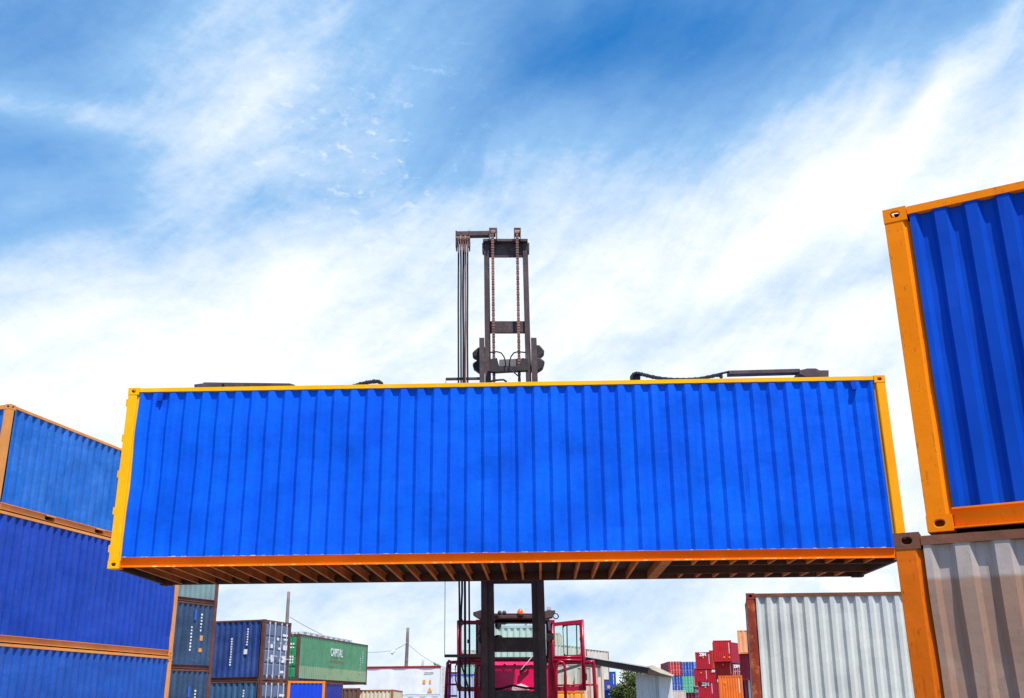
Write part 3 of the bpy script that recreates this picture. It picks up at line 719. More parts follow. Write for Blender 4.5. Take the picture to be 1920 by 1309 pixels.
# ------------------------------------------------------------------ lift truck
def pz(px, py, Y):
    p = atY(px, py, Y); return (p.x, Y, p.z)
def qp(pts, Y, depth, mb=None):
    mb = mb or MB(); return mb.prism([pz(x, y, Y) for x, y in pts], (0, depth, 0))
TY = 19.2
truck = thing('container_lift_truck', 'red lift truck with tall dark mast and open cab doors, holding up the blue container', 'lift truck', (.35, 22.5, 0))
TM = Matrix.Translation((-.35, -22.5, 0))
def tb(mb, name, mat, parent=truck, smooth=False, bevel=0.):
    mb.v = [tuple(TM @ Vector(v)) for v in mb.v]
    o = mb.build(name, mat, None, smooth, bevel)
    o.parent = parent; return o
# mast rails, carried down to the ground
def down(px, py, Y, z=.25):
    p = atY(px, py, Y); return p.x
for (xa, xb, ta, tb_) in ((904, 915.5, 898.5, 908), (1012, 1026.5, 995.5, 1006)):
    p1, p2 = atY(xa, 1309, TY), atY(xb, 1309, TY); q1, q2 = atY(ta, 633, TY), atY(tb_, 633, TY)
    mb = MB(); lo = .3
    mb.prism([(p1.x, TY, lo), (p2.x, TY, lo), (p2.x, TY, p2.z), (q2.x, TY, q2.z), (q1.x, TY, q1.z), (p1.x, TY, p1.z)], (0, .05, 0))
    cx = p1.x if xa < 950 else p2.x - .05; qx = q1.x if xa < 950 else q2.x - .05
    mb.prism([(cx, TY + .05, lo), (cx + .05, TY + .05, lo), (qx + .05, TY + .05, q1.z), (qx, TY + .05, q1.z)], (0, .26, 0))
    tb(mb, 'outer_mast_rail', DARK, bevel=.006)
for (xa, xb, ta, tb_, xm) in ((915.5, 927.5, 907.2, 916.8, 0), (1001, 1012, 979.5, 989.2, 1)):
    Y2 = TY + .06
    p1, p2 = atY(xa + (1 if xm else -.5), 1309, Y2), atY(xb + 1, 1309, Y2); q1, q2 = atY(ta, 450, Y2), atY(tb_, 450, Y2)
    mb = MB()
    mb.prism([(p1.x, Y2, .5), (p2.x, Y2, .5), (p2.x, Y2, p2.z), (q2.x, Y2, q2.z), (q1.x, Y2, q1.z), (p1.x, Y2, p1.z)], (0, .035, 0))
    mb.prism([(p1.x, Y2 + .2, .5), (p2.x, Y2 + .2, .5), (p2.x, Y2 + .2, p2.z), (q2.x, Y2 + .2, q2.z), (q1.x, Y2 + .2, q1.z), (p1.x, Y2 + .2, p1.z)], (0, .035, 0))
    a, b = ((p1.x + .02, q1.x + .02) if not xm else (p2.x - .05, q2.x - .05))
    mb.prism([(a, Y2 + .035, .5), (a + .03, Y2 + .035, .5), (b + .03, Y2 + .035, q1.z), (b, Y2 + .035, q1.z)], (0, .165, 0))
    tb(mb, 'inner_mast_rail', DARK, bevel=.004)
def plate(pts, Y, d, name, mat=DARK, parent=truck, bevel=.006): return tb(qp(pts, Y, d), name, mat, parent, bevel=bevel)
plate([(916, 453), (980, 453), (980, 482), (916, 482)], TY + .10, .04, 'mast_crossbeam')
plate([(905.5, 447.5), (989.5, 447.5), (989.5, 452.5), (905.5, 452.5)], TY - .02, .34, 'mast_cap')
plate([(918, 602), (984.5, 602), (984.5, 624), (918, 624)], TY + .12, .06, 'mast_crossbeam')
plate([(926, 1195), (1004, 1195), (1004, 1222.5), (926, 1222.5)], TY + .10, .06, 'mast_crossbeam')
plate([(924, 1080), (1004, 1080), (1004, 1094), (924, 1094.5)], TY + .10, .06, 'mast_crossbeam')
plate([(924, 1294), (1006, 1296), (1006, 1330), (924, 1330)], TY + .10, .06, 'mast_crossbeam')
for x in (907, 989.5):
    s = -1 if x < 950 else 1
    plate([(x, 455), (x + 3 * s, 455), (x + 3 * s, 470), (x, 472)], TY + .04, .2, 'mast_side_lug')
# lift chains and their sheave boxes
def chain(xt, yt, xb, yb):
    a, b = Vector(pz(xt, yt, TY - .02)), Vector(pz(xb, yb, TY - .02)); mb = MB(); n = 112; d = (b - a)
    for i in range(n):
        c = a + d * (i + .5) / n; hh = d.length / n
        wide = .026 if i % 2 else .030
        mb.box(c.x - wide, c.x + wide, c.y - .02, c.y + .03, c.z - hh * .36, c.z + hh * .36)
        mb.box(c.x - .014, c.x + .014, c.y - .008, c.y + .02, c.z - hh * .55, c.z + hh * .55)
    tb(mb, 'lift_chain', CHAIN)
chain(923.5, 434, 929.5, 1015); chain(969.5, 434, 978.5, 1015)
for (x0, x1) in ((917, 932), (963.5, 976.5)):
    mb = MB(); qp([(x0, 428), (x0 + 2, 428), (x0 + 2, 449), (x0, 449)], TY - .08, .3, mb); qp([(x1 - 2, 428), (x1, 428), (x1, 449), (x1 - 2, 449)], TY - .08, .3, mb)
    qp([(x0, 427), (x1, 427), (x1, 431), (x0, 431)], TY + .05, .17, mb)
    bx = tb(mb, 'sheave_box', DARK)
    p = pz((x0 + x1) / 2, 438, TY + .1); mb = MB()
    c0_, c1_ = Vector((p[0] - .05, p[1], p[2])), Vector((p[0] + .05, p[1], p[2]))
    mb.tube([c0_, c1_], .075, 16); tb(mb, 'chain_sheave', CHAIN, bx)
# hose reel arm and hose bundle
arm = plate([(855, 433.5), (918, 432.5), (918, 441), (855, 442)], TY + .05, .14, 'hose_arm')
for x in (854, 878.5): plate([(x, 432), (x + 2.4, 432), (x + 2.4, 462), (x, 462)], TY - .02, .26, 'arm_bracket', parent=arm)
plate([(854, 443), (881, 443), (881, 447), (854, 447)], TY - .03, .28, 'sheave_axle', CHAIN, parent=arm)
for i, x in enumerate((859.5, 864, 868.5, 872.8, 877)):
    p = pz(x, 455, TY + .08); mb = MB(); mb.tube([(p[0] - .016, p[1], p[2] + (i % 2) * .03), (p[0] + .016, p[1], p[2] + (i % 2) * .03)], .12, 16)
    tb(mb, 'hose_sheave', CHAIN if i % 2 else DARK, arm)
    plate([(x - 1, 452), (x + 1, 452), (x + 1.4, 474 - i % 3 * 4), (x - 1, 474 - i % 2 * 5)], TY - .05, .05, 'hose_clamp', CHAIN, arm, 0)
for i, (xt, xm, xb) in enumerate(((859.5, 859.5, 862), (864, 864.5, 867), (868.5, 869, 873), (872.8, 873, 878), (877, 876.5, 881))):
    rr = random.Random(i); pts = []
    for k in range(22):
        t = k / 21; y = 456 + t * (1330 - 456); x = xt + (xm - xt) * min(1, t * 3) + (xb - xm) * max(0, (t - .33) / .67)
        pts.append(pz(x + rr.uniform(-.35, .35), y, TY + .08 + .03 * math.sin(k)))
    if i in (1, 3): pts = pts[:9]
    tb(MB().tube(pts, .017 if i != 2 else .022, 6), 'hydraulic_hose', BLACK if i != 3 else CHAIN, truck, True)
tb(MB().tube([pz(866, 1040, TY), pz(866.5, 1110, TY), pz(865, 1140, TY), pz(864.5, 1162, TY)], .02, 6), 'electric_cable', BLACK, truck, True)
plate([(862, 1160), (867, 1160), (869, 1166), (861, 1166)], TY, .08, 'cable_gland', BLACK)
tb(MB().tube([pz(862, 1235, TY), pz(870, 1262, TY), pz(878, 1290, TY), pz(884, 1330, TY)], .016, 6), 'hydraulic_hose', BLACK, truck, True)
plate([(835.5, 708), (899, 707), (899, 711.5), (835.5, 712.5)], TY + .1, .05, 'guide_bar')
plate([(833, 1227), (906, 1227), (906, 1232.5), (833, 1232.5)], TY + .05, .06, 'guide_bar')
tb(MB().tube([pz(836, 714, TY + .1), pz(835, 1000, TY + .1), pz(833.7, 1228, TY + .1)], .006, 5), 'guide_wire', BLACK)
# carriage
for (s, pts) in ((0, [(909, 648), (896, 651), (885.5, 660), (886, 668), (898, 674), (909, 672)]), (0, [(909, 672), (896, 674), (885.5, 681), (888, 690), (899, 698), (909, 698)]),
                 (1, [(996, 648), (1011, 645.5), (1021, 657), (1020, 663), (1010, 672), (996, 671)]), (1, [(996, 670), (1011, 669), (1022, 677), (1018, 690), (1009, 695.5), (996, 696)])):
    plate(pts, TY + .30, .18, 'carriage_bracket', DARKC, bevel=.03)
car = plate([(918, 673), (932, 671), (936, 686), (974, 686), (978, 671), (990, 672), (990, 695), (930, 698), (918, 697)], TY - .12, .10, 'carriage_beam', DARKC, bevel=.01)
plate([(936, 674), (980, 672), (980, 688), (936, 688)], TY + .02, .06, 'back_plate', paint('carriage_grey', (.16, .14, .14), .5, .2, bump=.2), car)
for sgn, x0 in ((1, 918), (-1, 985)):
    pts = [pz(x0 + sgn * a, y, TY - .16) for a, y in ((0, 661), (14, 659.5), (22, 662), (27, 669), (29.5, 678), (30, 688))]
    tb(MB().tube(pts, .014, 6), 'hydraulic_hose', BLACK, truck, True)
tb(MB().tube([pz(952, 689, TY - .2), pz(962, 697, TY - .2), pz(975, 708, TY - .2)], .013, 6), 'hydraulic_hose', BLACK, truck, True)
tb(MB().tube([pz(912, 717, TY - .3), pz(930, 713, TY - .3), pz(944, 712, TY - .3), pz(950, 716, TY - .3)], .02, 6), 'hydraulic_hose', BLACK, truck, True)
# a lifting frame over the container roof
topz = MAINC.z + HC
SY = 17.0
sp = thing('spreader', '', '', (0, 0, 0)); del sp['label']; del sp['category']; sp.parent = truck
mb = MB(); mb.box(-4.6, 4.6, SY - .3, SY + .3, topz + .03, topz + .22); tb(mb, 'main_beam', DARK, sp, bevel=.01)
mb = MB(); mb.box(-.55, 1.1, SY + .2, TY + .1, topz + .03, topz + .20); mb.box(-.4, .95, SY + 1.6, TY + .05, topz - 1.3, topz + .03); tb(mb, 'carriage_arm', DARK, sp, bevel=.01)
for (nm, pts, Y, d) in (('telescopic_arm', [(381, 716.5), (543, 718.5), (552, 721), (560, 730), (381, 734)], SY, .16), ('end_block', [(364, 720.5), (384, 718), (418, 718), (412, 732), (364, 733)], SY - .12, .4),
                        ('telescopic_arm', [(1366, 694.5), (1500, 691), (1500, 698.5), (1366, 702)], SY, .16), ('end_block', [(1499, 694), (1514, 690.5), (1530, 690.5), (1537, 694), (1554, 694), (1554, 707), (1511, 706.5), (1499, 702)], SY - .12, .4)):
    plate(pts, Y, d, nm, DARK, sp, .008)
plate([(364, 731), (560, 726), (560, 745), (364, 747)], SY + .1, .3, 'telescopic_arm', DARK, sp, .006)
for x in (-5.3, 5.3):
    xx = x - .1
    mb = MB(); mb.box(xx - .16, xx + .16, SY - .72, SY + 1.15, topz + .01, topz + .075); tb(mb, 'end_beam', DARK, sp, bevel=.01)
for x0_ in (-5.4, 4.2): mb = MB(); mb.box(x0_, x0_ + 1.2, SY - .2, SY + .2, topz + .05, topz + .2); tb(mb, 'telescopic_arm', DARK, sp)
def energy_chain(pts, Y, w):
    P = [Vector(pz(x, y, Y)) for x, y in pts]; mb = MB(); Q = []
    for i in range(len(P) - 1):
        k = max(2, int((P[i + 1] - P[i]).length / .045))
        for j in range(k): Q.append(P[i].lerp(P[i + 1], j / k))
    Q.append(P[-1])
    for i in range(len(Q) - 1):
        c = (Q[i] + Q[i + 1]) / 2; t = (Q[i + 1] - Q[i]).normalized(); nrm = Vector((-t.z, 0, t.x)); h = w / 2; l = (Q[i + 1] - Q[i]).length * .44
        hh = h if i % 2 else h * .8
        mb.prism([c - t * l - nrm * hh, c + t * l - nrm * hh, c + t * l + nrm * hh, c - t * l + nrm * hh], (0, .09, 0))
        mb.prism([c - t * l * 1.15 - nrm * h * .55 + Vector((0, .015, 0)), c + t * l * 1.15 - nrm * h * .55 + Vector((0, .015, 0)), c + t * l * 1.15 + nrm * h * .55 + Vector((0, .015, 0)), c - t * l * 1.15 + nrm * h * .55 + Vector((0, .015, 0))], (0, .06, 0))
    return tb(mb, 'cable_chain', BLACK, sp)
energy_chain([(1184, 712), (1184.5, 704), (1189, 699.5), (1196, 698.5), (1206, 701), (1222, 705), (1240, 708.5), (1262, 710.5), (1290, 710.5), (1312, 709), (1330, 705.5), (1345, 702), (1352, 702), (1354, 708)], SY - .1, .045)
energy_chain([(655, 726), (672, 719.5), (690, 715.5), (704, 713.5), (712, 715), (716, 719), (718, 726)], SY - .1, .05)
tb(MB().tube([pz(1346, 702, SY), pz(1356, 699.5, SY), pz(1367, 697, SY)], .02, 6), 'hydraulic_hose', BLACK, sp, True)
plate([(1184, 703), (1188, 700), (1198, 700), (1201, 704), (1201, 713), (1183, 713)], SY + .0, .12, 'cable_drum', DARK, sp, .01)

# cab
CY = 21.3
def ring(o, i, Y, d, name, mat, parent, n_corner=True):
    """frame: outer quad o, inner quad i with rounded corners, extruded by d"""
    mb = MB(); a = [Vector(pz(*p, Y)) for p in o]
    q = []
    for k in range(4):
        p0, p1, p2 = (Vector((*i[(k - 1) % 4], 0)), Vector((*i[k], 0)), Vector((*i[(k + 1) % 4], 0)))
        r = 6.; e1 = (p0 - p1).normalized() * r; e2 = (p2 - p1).normalized() * r
        for t in (0, .35, .65, 1):
            c = (p1 + e1) * (1 - t) ** 2 + p1 * 2 * t * (1 - t) + (p1 + e2) * t * t; q.append(Vector(pz(c.x, c.y, Y)))
    vs = a + q; vb = [v + Vector((0, d, 0)) for v in vs]; n = len(vs); fs = []
    for k in range(4):
        b = 4 + k * 4
        for j in range(3): fs.append((k, b + j + 1, b + j))
        nb = 4 + ((k + 1) % 4) * 4; fs.append((k, (k + 1) % 4, nb, b + 3))
    fs = fs + [tuple(reversed([x + n for x in f])) for f in fs]
    for k in range(4): fs.append(((k + 1) % 4, k, n + k, n + (k + 1) % 4))
    for k in range(16): fs.append((4 + k, 4 + (k + 1) % 16, n + 4 + (k + 1) % 16, n + 4 + k))
    mb.add(vs + vb, fs)
    return tb(mb, name, mat, parent)
GL = glass('cab_glass', (.86, .95, .93))
cab = thing('cab', '', '', (0, 0, 0)); del cab['label']; del cab['category']; cab.parent = truck
# shell posts, roof, floor pan
for (x0, x1) in ((892, 902), (1028, 1040)):
    plate([(x0, 1162), (x1, 1162), (x1 + 2, 1345), (x0, 1345)], CY, .10, 'cab_pillar', REDT, cab, .01)
    plate([(x0 + 4, 1175), (x1 - 1, 1175), (x1 + 2, 1340), (x0 + 4, 1340)], CY + 1.5, .08, 'cab_pillar', REDT, cab, .01)
plate([(900, 1150), (1030, 1150), (1032, 1158), (898, 1158)], CY - .05, 1.7, 'cab_roof', paint('cab_roof_dark', (.10, .02, .03), .5, .2), cab, .01)
plate([(928, 1156), (1003, 1156), (1003, 1166.5), (928, 1166.5)], CY + .02, .06, 'windscreen_header', paint('header_red', (.16, .01, .02), .4, .2), cab, .006)
ring([(900, 1163), (1030, 1163), (1031, 1235), (899, 1235)], [(906, 1168), (1024, 1168), (1025, 1232), (905, 1232)], CY + .02, .04, 'windscreen_frame', BLACK, cab)
plate([(906, 1168), (1024, 1168), (1025, 1232), (905, 1232)], CY + .035, .008, 'windscreen', GL, cab, 0)
pn = plate([(902, 1246), (1028, 1246), (1028, 1345), (902, 1345)], CY - .02, .12, 'front_panel', PINK, cab, .01)
mb = MB(); P0 = [Vector(pz(x, y, CY - .03)) for x, y in ((902, 1248.5), (1028, 1248.5), (1028, 1234), (902, 1234))]
mb.add([P0[0], P0[1], P0[2] + Vector((0, .14, 0)), P0[3] + Vector((0, .14, 0))], [(0, 1, 2, 3)]); tb(mb, 'hood_lip', PINK, pn)
plate([(902, 1247.5), (1028, 1247.5), (1028, 1249), (902, 1249)], CY - .045, .02, 'panel_seam', BLACK, pn, 0)
for x in (946, 965): plate([(x - 2.2, 1246.5), (x - 1.4, 1244.6), (x + 1.4, 1244.6), (x + 2.2, 1246.5), (x + 2.2, 1248), (x - 2.2, 1248)], CY - .07, .05, 'hinge', BLACK, pn, 0)
# white emblem with a loose script line, mostly behind the hose
plate([(959, 1293), (961, 1287), (966, 1285.5), (972, 1283.5), (977, 1282), (981, 1283.5), (986, 1285.5), (991, 1288), (992, 1293), (990, 1294), (962, 1294.5)], CY - .03, .012, 'emblem', plain('emblem_white', (.85, .85, .85), .4), pn, 0)
sc_pts = [(963, 1292), (964.5, 1286.8), (966.5, 1291.5), (968.5, 1288), (970, 1292), (972, 1289), (973, 1292), (975.5, 1289), (977, 1292), (979, 1289.5), (981, 1292.3), (983, 1289.8), (985, 1292.5), (987, 1290.3), (990, 1292.5)]
tb(MB().tube([pz(x, y, CY - .04) for x, y in sc_pts], .005, 5), 'script_lettering', PINK, pn)
tb(MB().tube([pz(x, y, TY + .3) for x, y in ((925, 1292), (940, 1291.5), (952, 1287.5), (962, 1285.5), (972, 1287.5), (985, 1290), (1004, 1291))], .022, 6), 'hydraulic_hose', BLACK, truck, True)
wp = tb(MB().tube([pz(1003, 1225, CY - .1), pz(990, 1241, CY - .12), pz(977, 1256, CY - .12)], .010, 6), 'wiper_arm', BARW, cab)
plate([(974, 1256), (982, 1250), (995, 1246), (980, 1261), (974.5, 1266)], CY - .10, .03, 'wiper_blade', BLACK, cab, 0)
# seat, console and steering wheel seen dark through the screen
plate([(931, 1163), (952, 1161), (953, 1168), (946, 1171), (938, 1170), (931, 1172)], CY + .5, .12, 'sun_visor', BLACK, cab)
c_ = Vector(pz(934, 1172, CY + .45)); mb = MB(); mb.ball(c_, .07, .07, .09); tb(mb, 'fan', BLACK, cab, True)
c_ = Vector(pz(934, 1196, CY + .4)); mb = MB(); mb.ball(c_, .10, .1, .06); tb(mb, 'console', BLACK, cab, True)
plate([(939.5, 1162), (946, 1162), (943, 1166.5)], CY + .47, .02, 'warning_triangle', REDT, cab, 0)
plate([(927, 1154), (1005, 1154), (1005, 1159.5), (927, 1159.5)], CY - .3, .08, 'light_bar', DARK, cab)
for x in (937, 945.5):
    c_ = Vector(pz(x, 1149, CY - .26)); mb = MB(); mb.tube([c_ + Vector((0, -.03, 0)), c_ + Vector((0, .02, 0)), c_ + Vector((0, .1, 0))], .043, 12, .02); mb.box(c_.x - .008, c_.x + .008, c_.y, c_.y + .02, c_.z - .09, c_.z)
    tb(mb, 'horn', DARK, cab, True)
BEAC = paint('beacon_orange', (.95, .13, .01), .25, .1, spec=.5, bump=0)
c_ = Vector(pz(975.5, 1153, CY - .26)); mb = MB(); mb.ball(c_, .068, .068, .125, 14, 7, 0.); tb(mb, 'beacon', BEAC, cab, True)
mb = MB(); mb.tube([c_ + Vector((0, 0, -.025)), c_ + Vector((0, 0, .012))], .075, 14); tb(mb, 'beacon_base', BLACK, cab)
plate([(887, 1148), (900, 1144), (906, 1144), (906, 1160), (898, 1160), (887, 1153)], CY - .35, .25, 'work_light', DARK, cab, .01)
plate([(1022, 1145), (1041, 1144), (1041, 1149), (1036, 1158), (1022, 1160)], CY - .35, .25, 'work_light', DARK, cab, .01)
plate([(1026, 1137), (1033, 1137), (1034, 1144), (1025, 1144)], CY - .2, .1, 'camera_box', BARW, cab, .005)
tb(MB().tube([pz(x, y, CY - .3) for x, y in ((1036, 1154), (1040, 1150), (1045, 1151.5), (1047.5, 1156), (1045, 1160), (1040, 1160), (1036, 1155))], .012, 6), 'mirror_bracket', BLACK, cab, True)
plate([(1027, 1165), (1032, 1165), (1033, 1182), (1028, 1182)], CY - .12, .06, 'side_lamp', BARW, cab, .004)
for (pts) in ([(900, 1180), (895, 1184), (896, 1188), (904, 1190), (904, 1178)], [(899, 1192), (897, 1200), (900, 1206), (906, 1207), (906, 1191)], [(1026, 1188), (1037, 1191), (1037, 1197), (1030, 1203), (1024, 1202)]):
    plate(pts, CY - .25, .15, 'side_mirror', BLACK, cab, .006)
# open doors
DY = 21.2
def leafdoor(o, up_, lo_, label):
    d = thing('cab_door', label, '', (0, 0, 0)); del d['category']; d.parent = truck
    ring([o[0], o[1], (o[1][0] + (o[2][0] - o[1][0]) * .6, 1243), (o[0][0] + (o[3][0] - o[0][0]) * .6, 1243)], up_, DY, .07, 'upper_frame', REDT, d)
    ring([(o[0][0] + (o[3][0] - o[0][0]) * .6, 1243), (o[1][0] + (o[2][0] - o[1][0]) * .6, 1243), o[2], o[3]], lo_, DY, .07, 'lower_frame', REDT, d)
    for q in (up_, lo_): tb(qp(q, DY + .03, .008), 'window_glass', GL, d)
    for z_, r_ in ((1232, .02), (1238, .03)):
        tb(MB().tube([pz(o[0][0] + 4, z_, DY - .02), pz(o[1][0] - 4, z_, DY - .02)], r_, 8), 'rail', REDT, d, True)
    for k in (0, 1):
        a = o[0] if k == 0 else o[1]; b = o[3] if k == 0 else o[2]; s = 2.6 if k == 0 else -2.6
        tb(MB().tube([pz(a[0] + s, a[1] + 2, DY), pz(b[0] + s, b[1] - 2, DY)], .032, 10), 'frame_tube', REDT, d, True)
    return d
dl = leafdoor([(857, 1163), (906, 1164), (906, 1297), (857.5, 1296)], [(865.5, 1170.5), (903, 1171), (903, 1226), (865.5, 1226)], [(864.5, 1246.5), (903, 1246.5), (903, 1288), (864, 1288)], 'left cab door swung open')
dr = leafdoor([(1033, 1168), (1094, 1161.5), (1099, 1295), (1036, 1296)], [(1038, 1174), (1086.5, 1169.5), (1089, 1228), (1038.5, 1230)], [(1041, 1247), (1090, 1245), (1091, 1286), (1042, 1288)], 'right cab door swung open')
ring([(1054.5, 1172.5), (1089, 1170), (1091, 1229), (1057, 1230)], [(1056, 1174), (1087.5, 1171.5), (1089.5, 1227.5), (1058, 1228.5)], DY + .02, .03, 'slider_frame', BLACK, dr)
for x in (1063, 1081): plate([(x - 1, 1172), (x + 1, 1172), (x + 2, 1228), (x, 1228)], DY + .01, .03, 'slider_bar', BLACK, dr, 0)
plate([(1087, 1195), (1090, 1195), (1090, 1201), (1087, 1201)], DY - .03, .03, 'latch', BLACK, dr, 0)
plate([(1097, 1263), (1100.5, 1263), (1101, 1275), (1098, 1277)], DY, .08, 'handle', BLACK, dr, 0)
plate([(876, 1199), (879, 1199), (879, 1206), (876, 1206)], DY - .04, .03, 'latch', BLACK, dl, 0)
# handrails and ladders
def rail_t(pts, r, name, mat=REDT, Y=DY - .2): return tb(MB().tube([pz(x, y, Y) for x, y in pts], r, 8), name, mat, truck, True)
rail_t([(834, 1345), (838, 1260), (839.5, 1243), (842, 1239.5), (845, 1242), (858, 1241.5)], .032, 'handrail')
rail_t([(842, 1345), (844, 1245)], .026, 'handrail')
for y in (1262, 1283.5, 1305): rail_t([(839, y), (857, y)], .018, 'ladder_rung')
rail_t([(891, 1345), (891.5, 1262), (893, 1248), (897, 1245), (903, 1247)], .028, 'handrail')
rail_t([(1043, 1345), (1043, 1260), (1044, 1245), (1050, 1241), (1055, 1242), (1059, 1250), (1060, 1270), (1061, 1345)], .030, 'handrail')
rail_t([(1097, 1243), (1108, 1241.5), (1112, 1240), (1113, 1246), (1115, 1280), (1118, 1345)], .036, 'handrail')
for y in (1284, 1330): rail_t([(1098, y), (1114, y)], .018, 'ladder_rung')
rail_t([(1046, 1285), (1090, 1284)], .016, 'step_bar'); rail_t([(858, 1241), (854, 1250), (854, 1275), (858, 1290)], .012, 'door_cable', BLACK)
# chassis and wheels, below the picture
mb = MB(); mb.box(-.75, 1.45, 19.7, 25.2, .75, 1.22); tb(mb, 'chassis', REDT, bevel=.03)
mb = MB(); mb.box(-.85, 1.55, 23.4, 26.0, .6, 1.45); tb(mb, 'counterweight', REDT, bevel=.06)
for x, y in ((-1.25, 20.2), (-.62, 20.2), (1.3, 20.2), (1.95, 20.2), (-.95, 24.6), (1.65, 24.6)):
    mb = MB(); mb.tube([(x - .2, y, .62), (x + .2, y, .62)], .62, 28); wh = tb(mb, 'wheel', BLACK, bevel=.03)
    mb = MB(); mb.tube([(x - .21, y, .62), (x + .21, y, .62)], .34, 20); tb(mb, 'rim', REDT, wh)
mb = MB(); mb.box(-1.5, 2.2, 20.0, 20.4, .45, .8); tb(mb, 'axle', DARK)

# ------------------------------------------------------------------ behind the truck
SM = {}
def lettering(t, txt, size, L, H, x, z, face, mat=MARK, bold=.02, sx=1.):
    me = SM.get((txt, size)) or SM.setdefault((txt, size), text_mesh(txt, size, bold))
    o = put('lettering', me, mat, t)
    if face == 'front': o.rotation_euler = (math.pi / 2, 0, -math.pi / 2); o.location = (-L / 2 - .0, x, z)
    else: o.rotation_euler = (math.pi / 2, 0, 0); o.location = (x, -W8 / 2 - .004, z)
    o.scale = (sx, 1, 1); return o
# labels: (text, px, py, xr ...)
place('white container with widely spaced dark ribs, seen through the cab windscreen', 924, 1173, 1028, W8, HC, D=45.5, yaw=-1, along='b', deep=L20, body=paint('white_ribbed', (.62, .64, .56), .6, .1, streak=.4, streakc=(.4, .4, .32), bump=.1), frame=BARW, pitch=.47)
wh2 = corner(924, 1173, D=45.5)
container('white container under the dark-ribbed one, seen just above the magenta cab panel', (wh2.x, wh2.y, 0), -1, L20, wh2.z - HC - .01, along='b', body=WHITE, frame=BARW, lod=0)
place('tall blank white container end rising behind the windscreen corner', 988, 1166, 1006, W8, HC, D=120, yaw=3, along='b', deep=L20, body=WHITE, frame=WHITE)
place('blue open framed container left of the handrail', 839, 1264, 858, W8, HC, D=72, yaw=3, along='b', deep=L20, body=paint('lilac_panel', (.45, .47, .6), .6, .1, bump=0), frame=paint('royal_blue_frame', (.005, .04, .5), .5, .1), name='shipping_container')
place('pale green-white container seen through the lower left cab window', 862, 1246, 925, L20, 2.591, D=88, yaw=5, body=paint('mint_white', (.42, .58, .50), .6, .15, streak=.5, streakc=(.2, .35, .3), bump=.1), frame=BARW)
place('faded blue container under the pale green-white one', 860, 1275, 885, W8, 2.591, D=92, yaw=6, along='b', deep=L20, body=paint('faded_sky_blue', (.12, .30, .42), .6, .15), frame=BARW, door='front')
place('white container glimpsed above the left cab door rail', 866, 1219, 935, L20, HC, D=115, yaw=4, body=WHITER, frame=BARW, pitch=.4)
place('beige container standing on end of the row behind the right cab door', 1004, 1187, 1048, W8, HC, D=108, yaw=-5, along='b', deep=L20, body=BEIGE, frame=BEIGE)
place('cream container with rust streaks, tops showing through the right door window', 1036, 1207, 1098, L20, HC, D=84, yr=(20, 80), body=WHITER, frame=WHITER, pitch=.6)
place('small white container with a rusty corner above the shed beam', 1099, 1217, 1141, L20, HC, D=104, yr=(20, 80), body=WHITER, frame=RUSTY, lod=0, pitch=.8)
place('big cream white container behind the right door, streaked with rust', 966, 1246, 1122, L20, 2.45, D=74, yaw=-2, body=WHITER, frame=WHITER, pitch=.8)
place('grey beige container panel seen through the lower right cab window', 1077, 1249, 1092, W8 * .5, 2.591, D=70, yaw=-5, W=1.2, along='b', deep=L20, body=paint('grey_beige', (.45, .36, .30), .6, .1), frame=WHITER)
place('orange container standing low beside the right handrail', 1056, 1283, 1119, W8, 2.591, D=72, yaw=-5, along='b', deep=L20, body=ORGC, frame=ORGC, door='front', bars=BARW)
place('amber container half hidden by the right cab door', 1031, 1296, 1098, W8, 2.591, D=69, yaw=-5, along='b', deep=L20, body=paint('amber_paint', (.8, .35, .04), .5, .1), frame=ORGC, door='front')
for k, (y0, lab) in enumerate(((1259.5, 'dark blue container end, upper of two by the trees'), (1291.5, 'dark blue container end, lower of two by the trees'))):
    t, c, y = place(lab, 1126 + k * 2, y0, 1149, W8, 2.7, D=[165, 167][k], yaw=-5, W=2.3, along='b', deep=L20, body=CBLUE, frame=CBLUE)
    for (yy, z, ww, hh) in ((.85, 1.1, .12, 1.1), (-.1, 1.75, .22, .25)): pass
    mb = MB()
    for i in range(8): mb.box(L20 / 2 + .002, L20 / 2 + .02, .72, .84, 2.2 - i * .19, 2.32 - i * .19)
    mb.box(L20 / 2 + .002, L20 / 2 + .02, -.15, .1, 1.8, 2.0); mb.build('marking', MARK, t)
    if k == 0: MB().box(L20 / 2 + .002, L20 / 2 + .02, -.2, .2, .25, .7).build('marking', MARKO, t)
place('thin red container edge left of the two dark blue ends', 1121.5, 1261, 1127, W8 * .25, 2.6, D=170, yaw=-5, W=.7, along='b', deep=L20, body=REDO, frame=REDO)

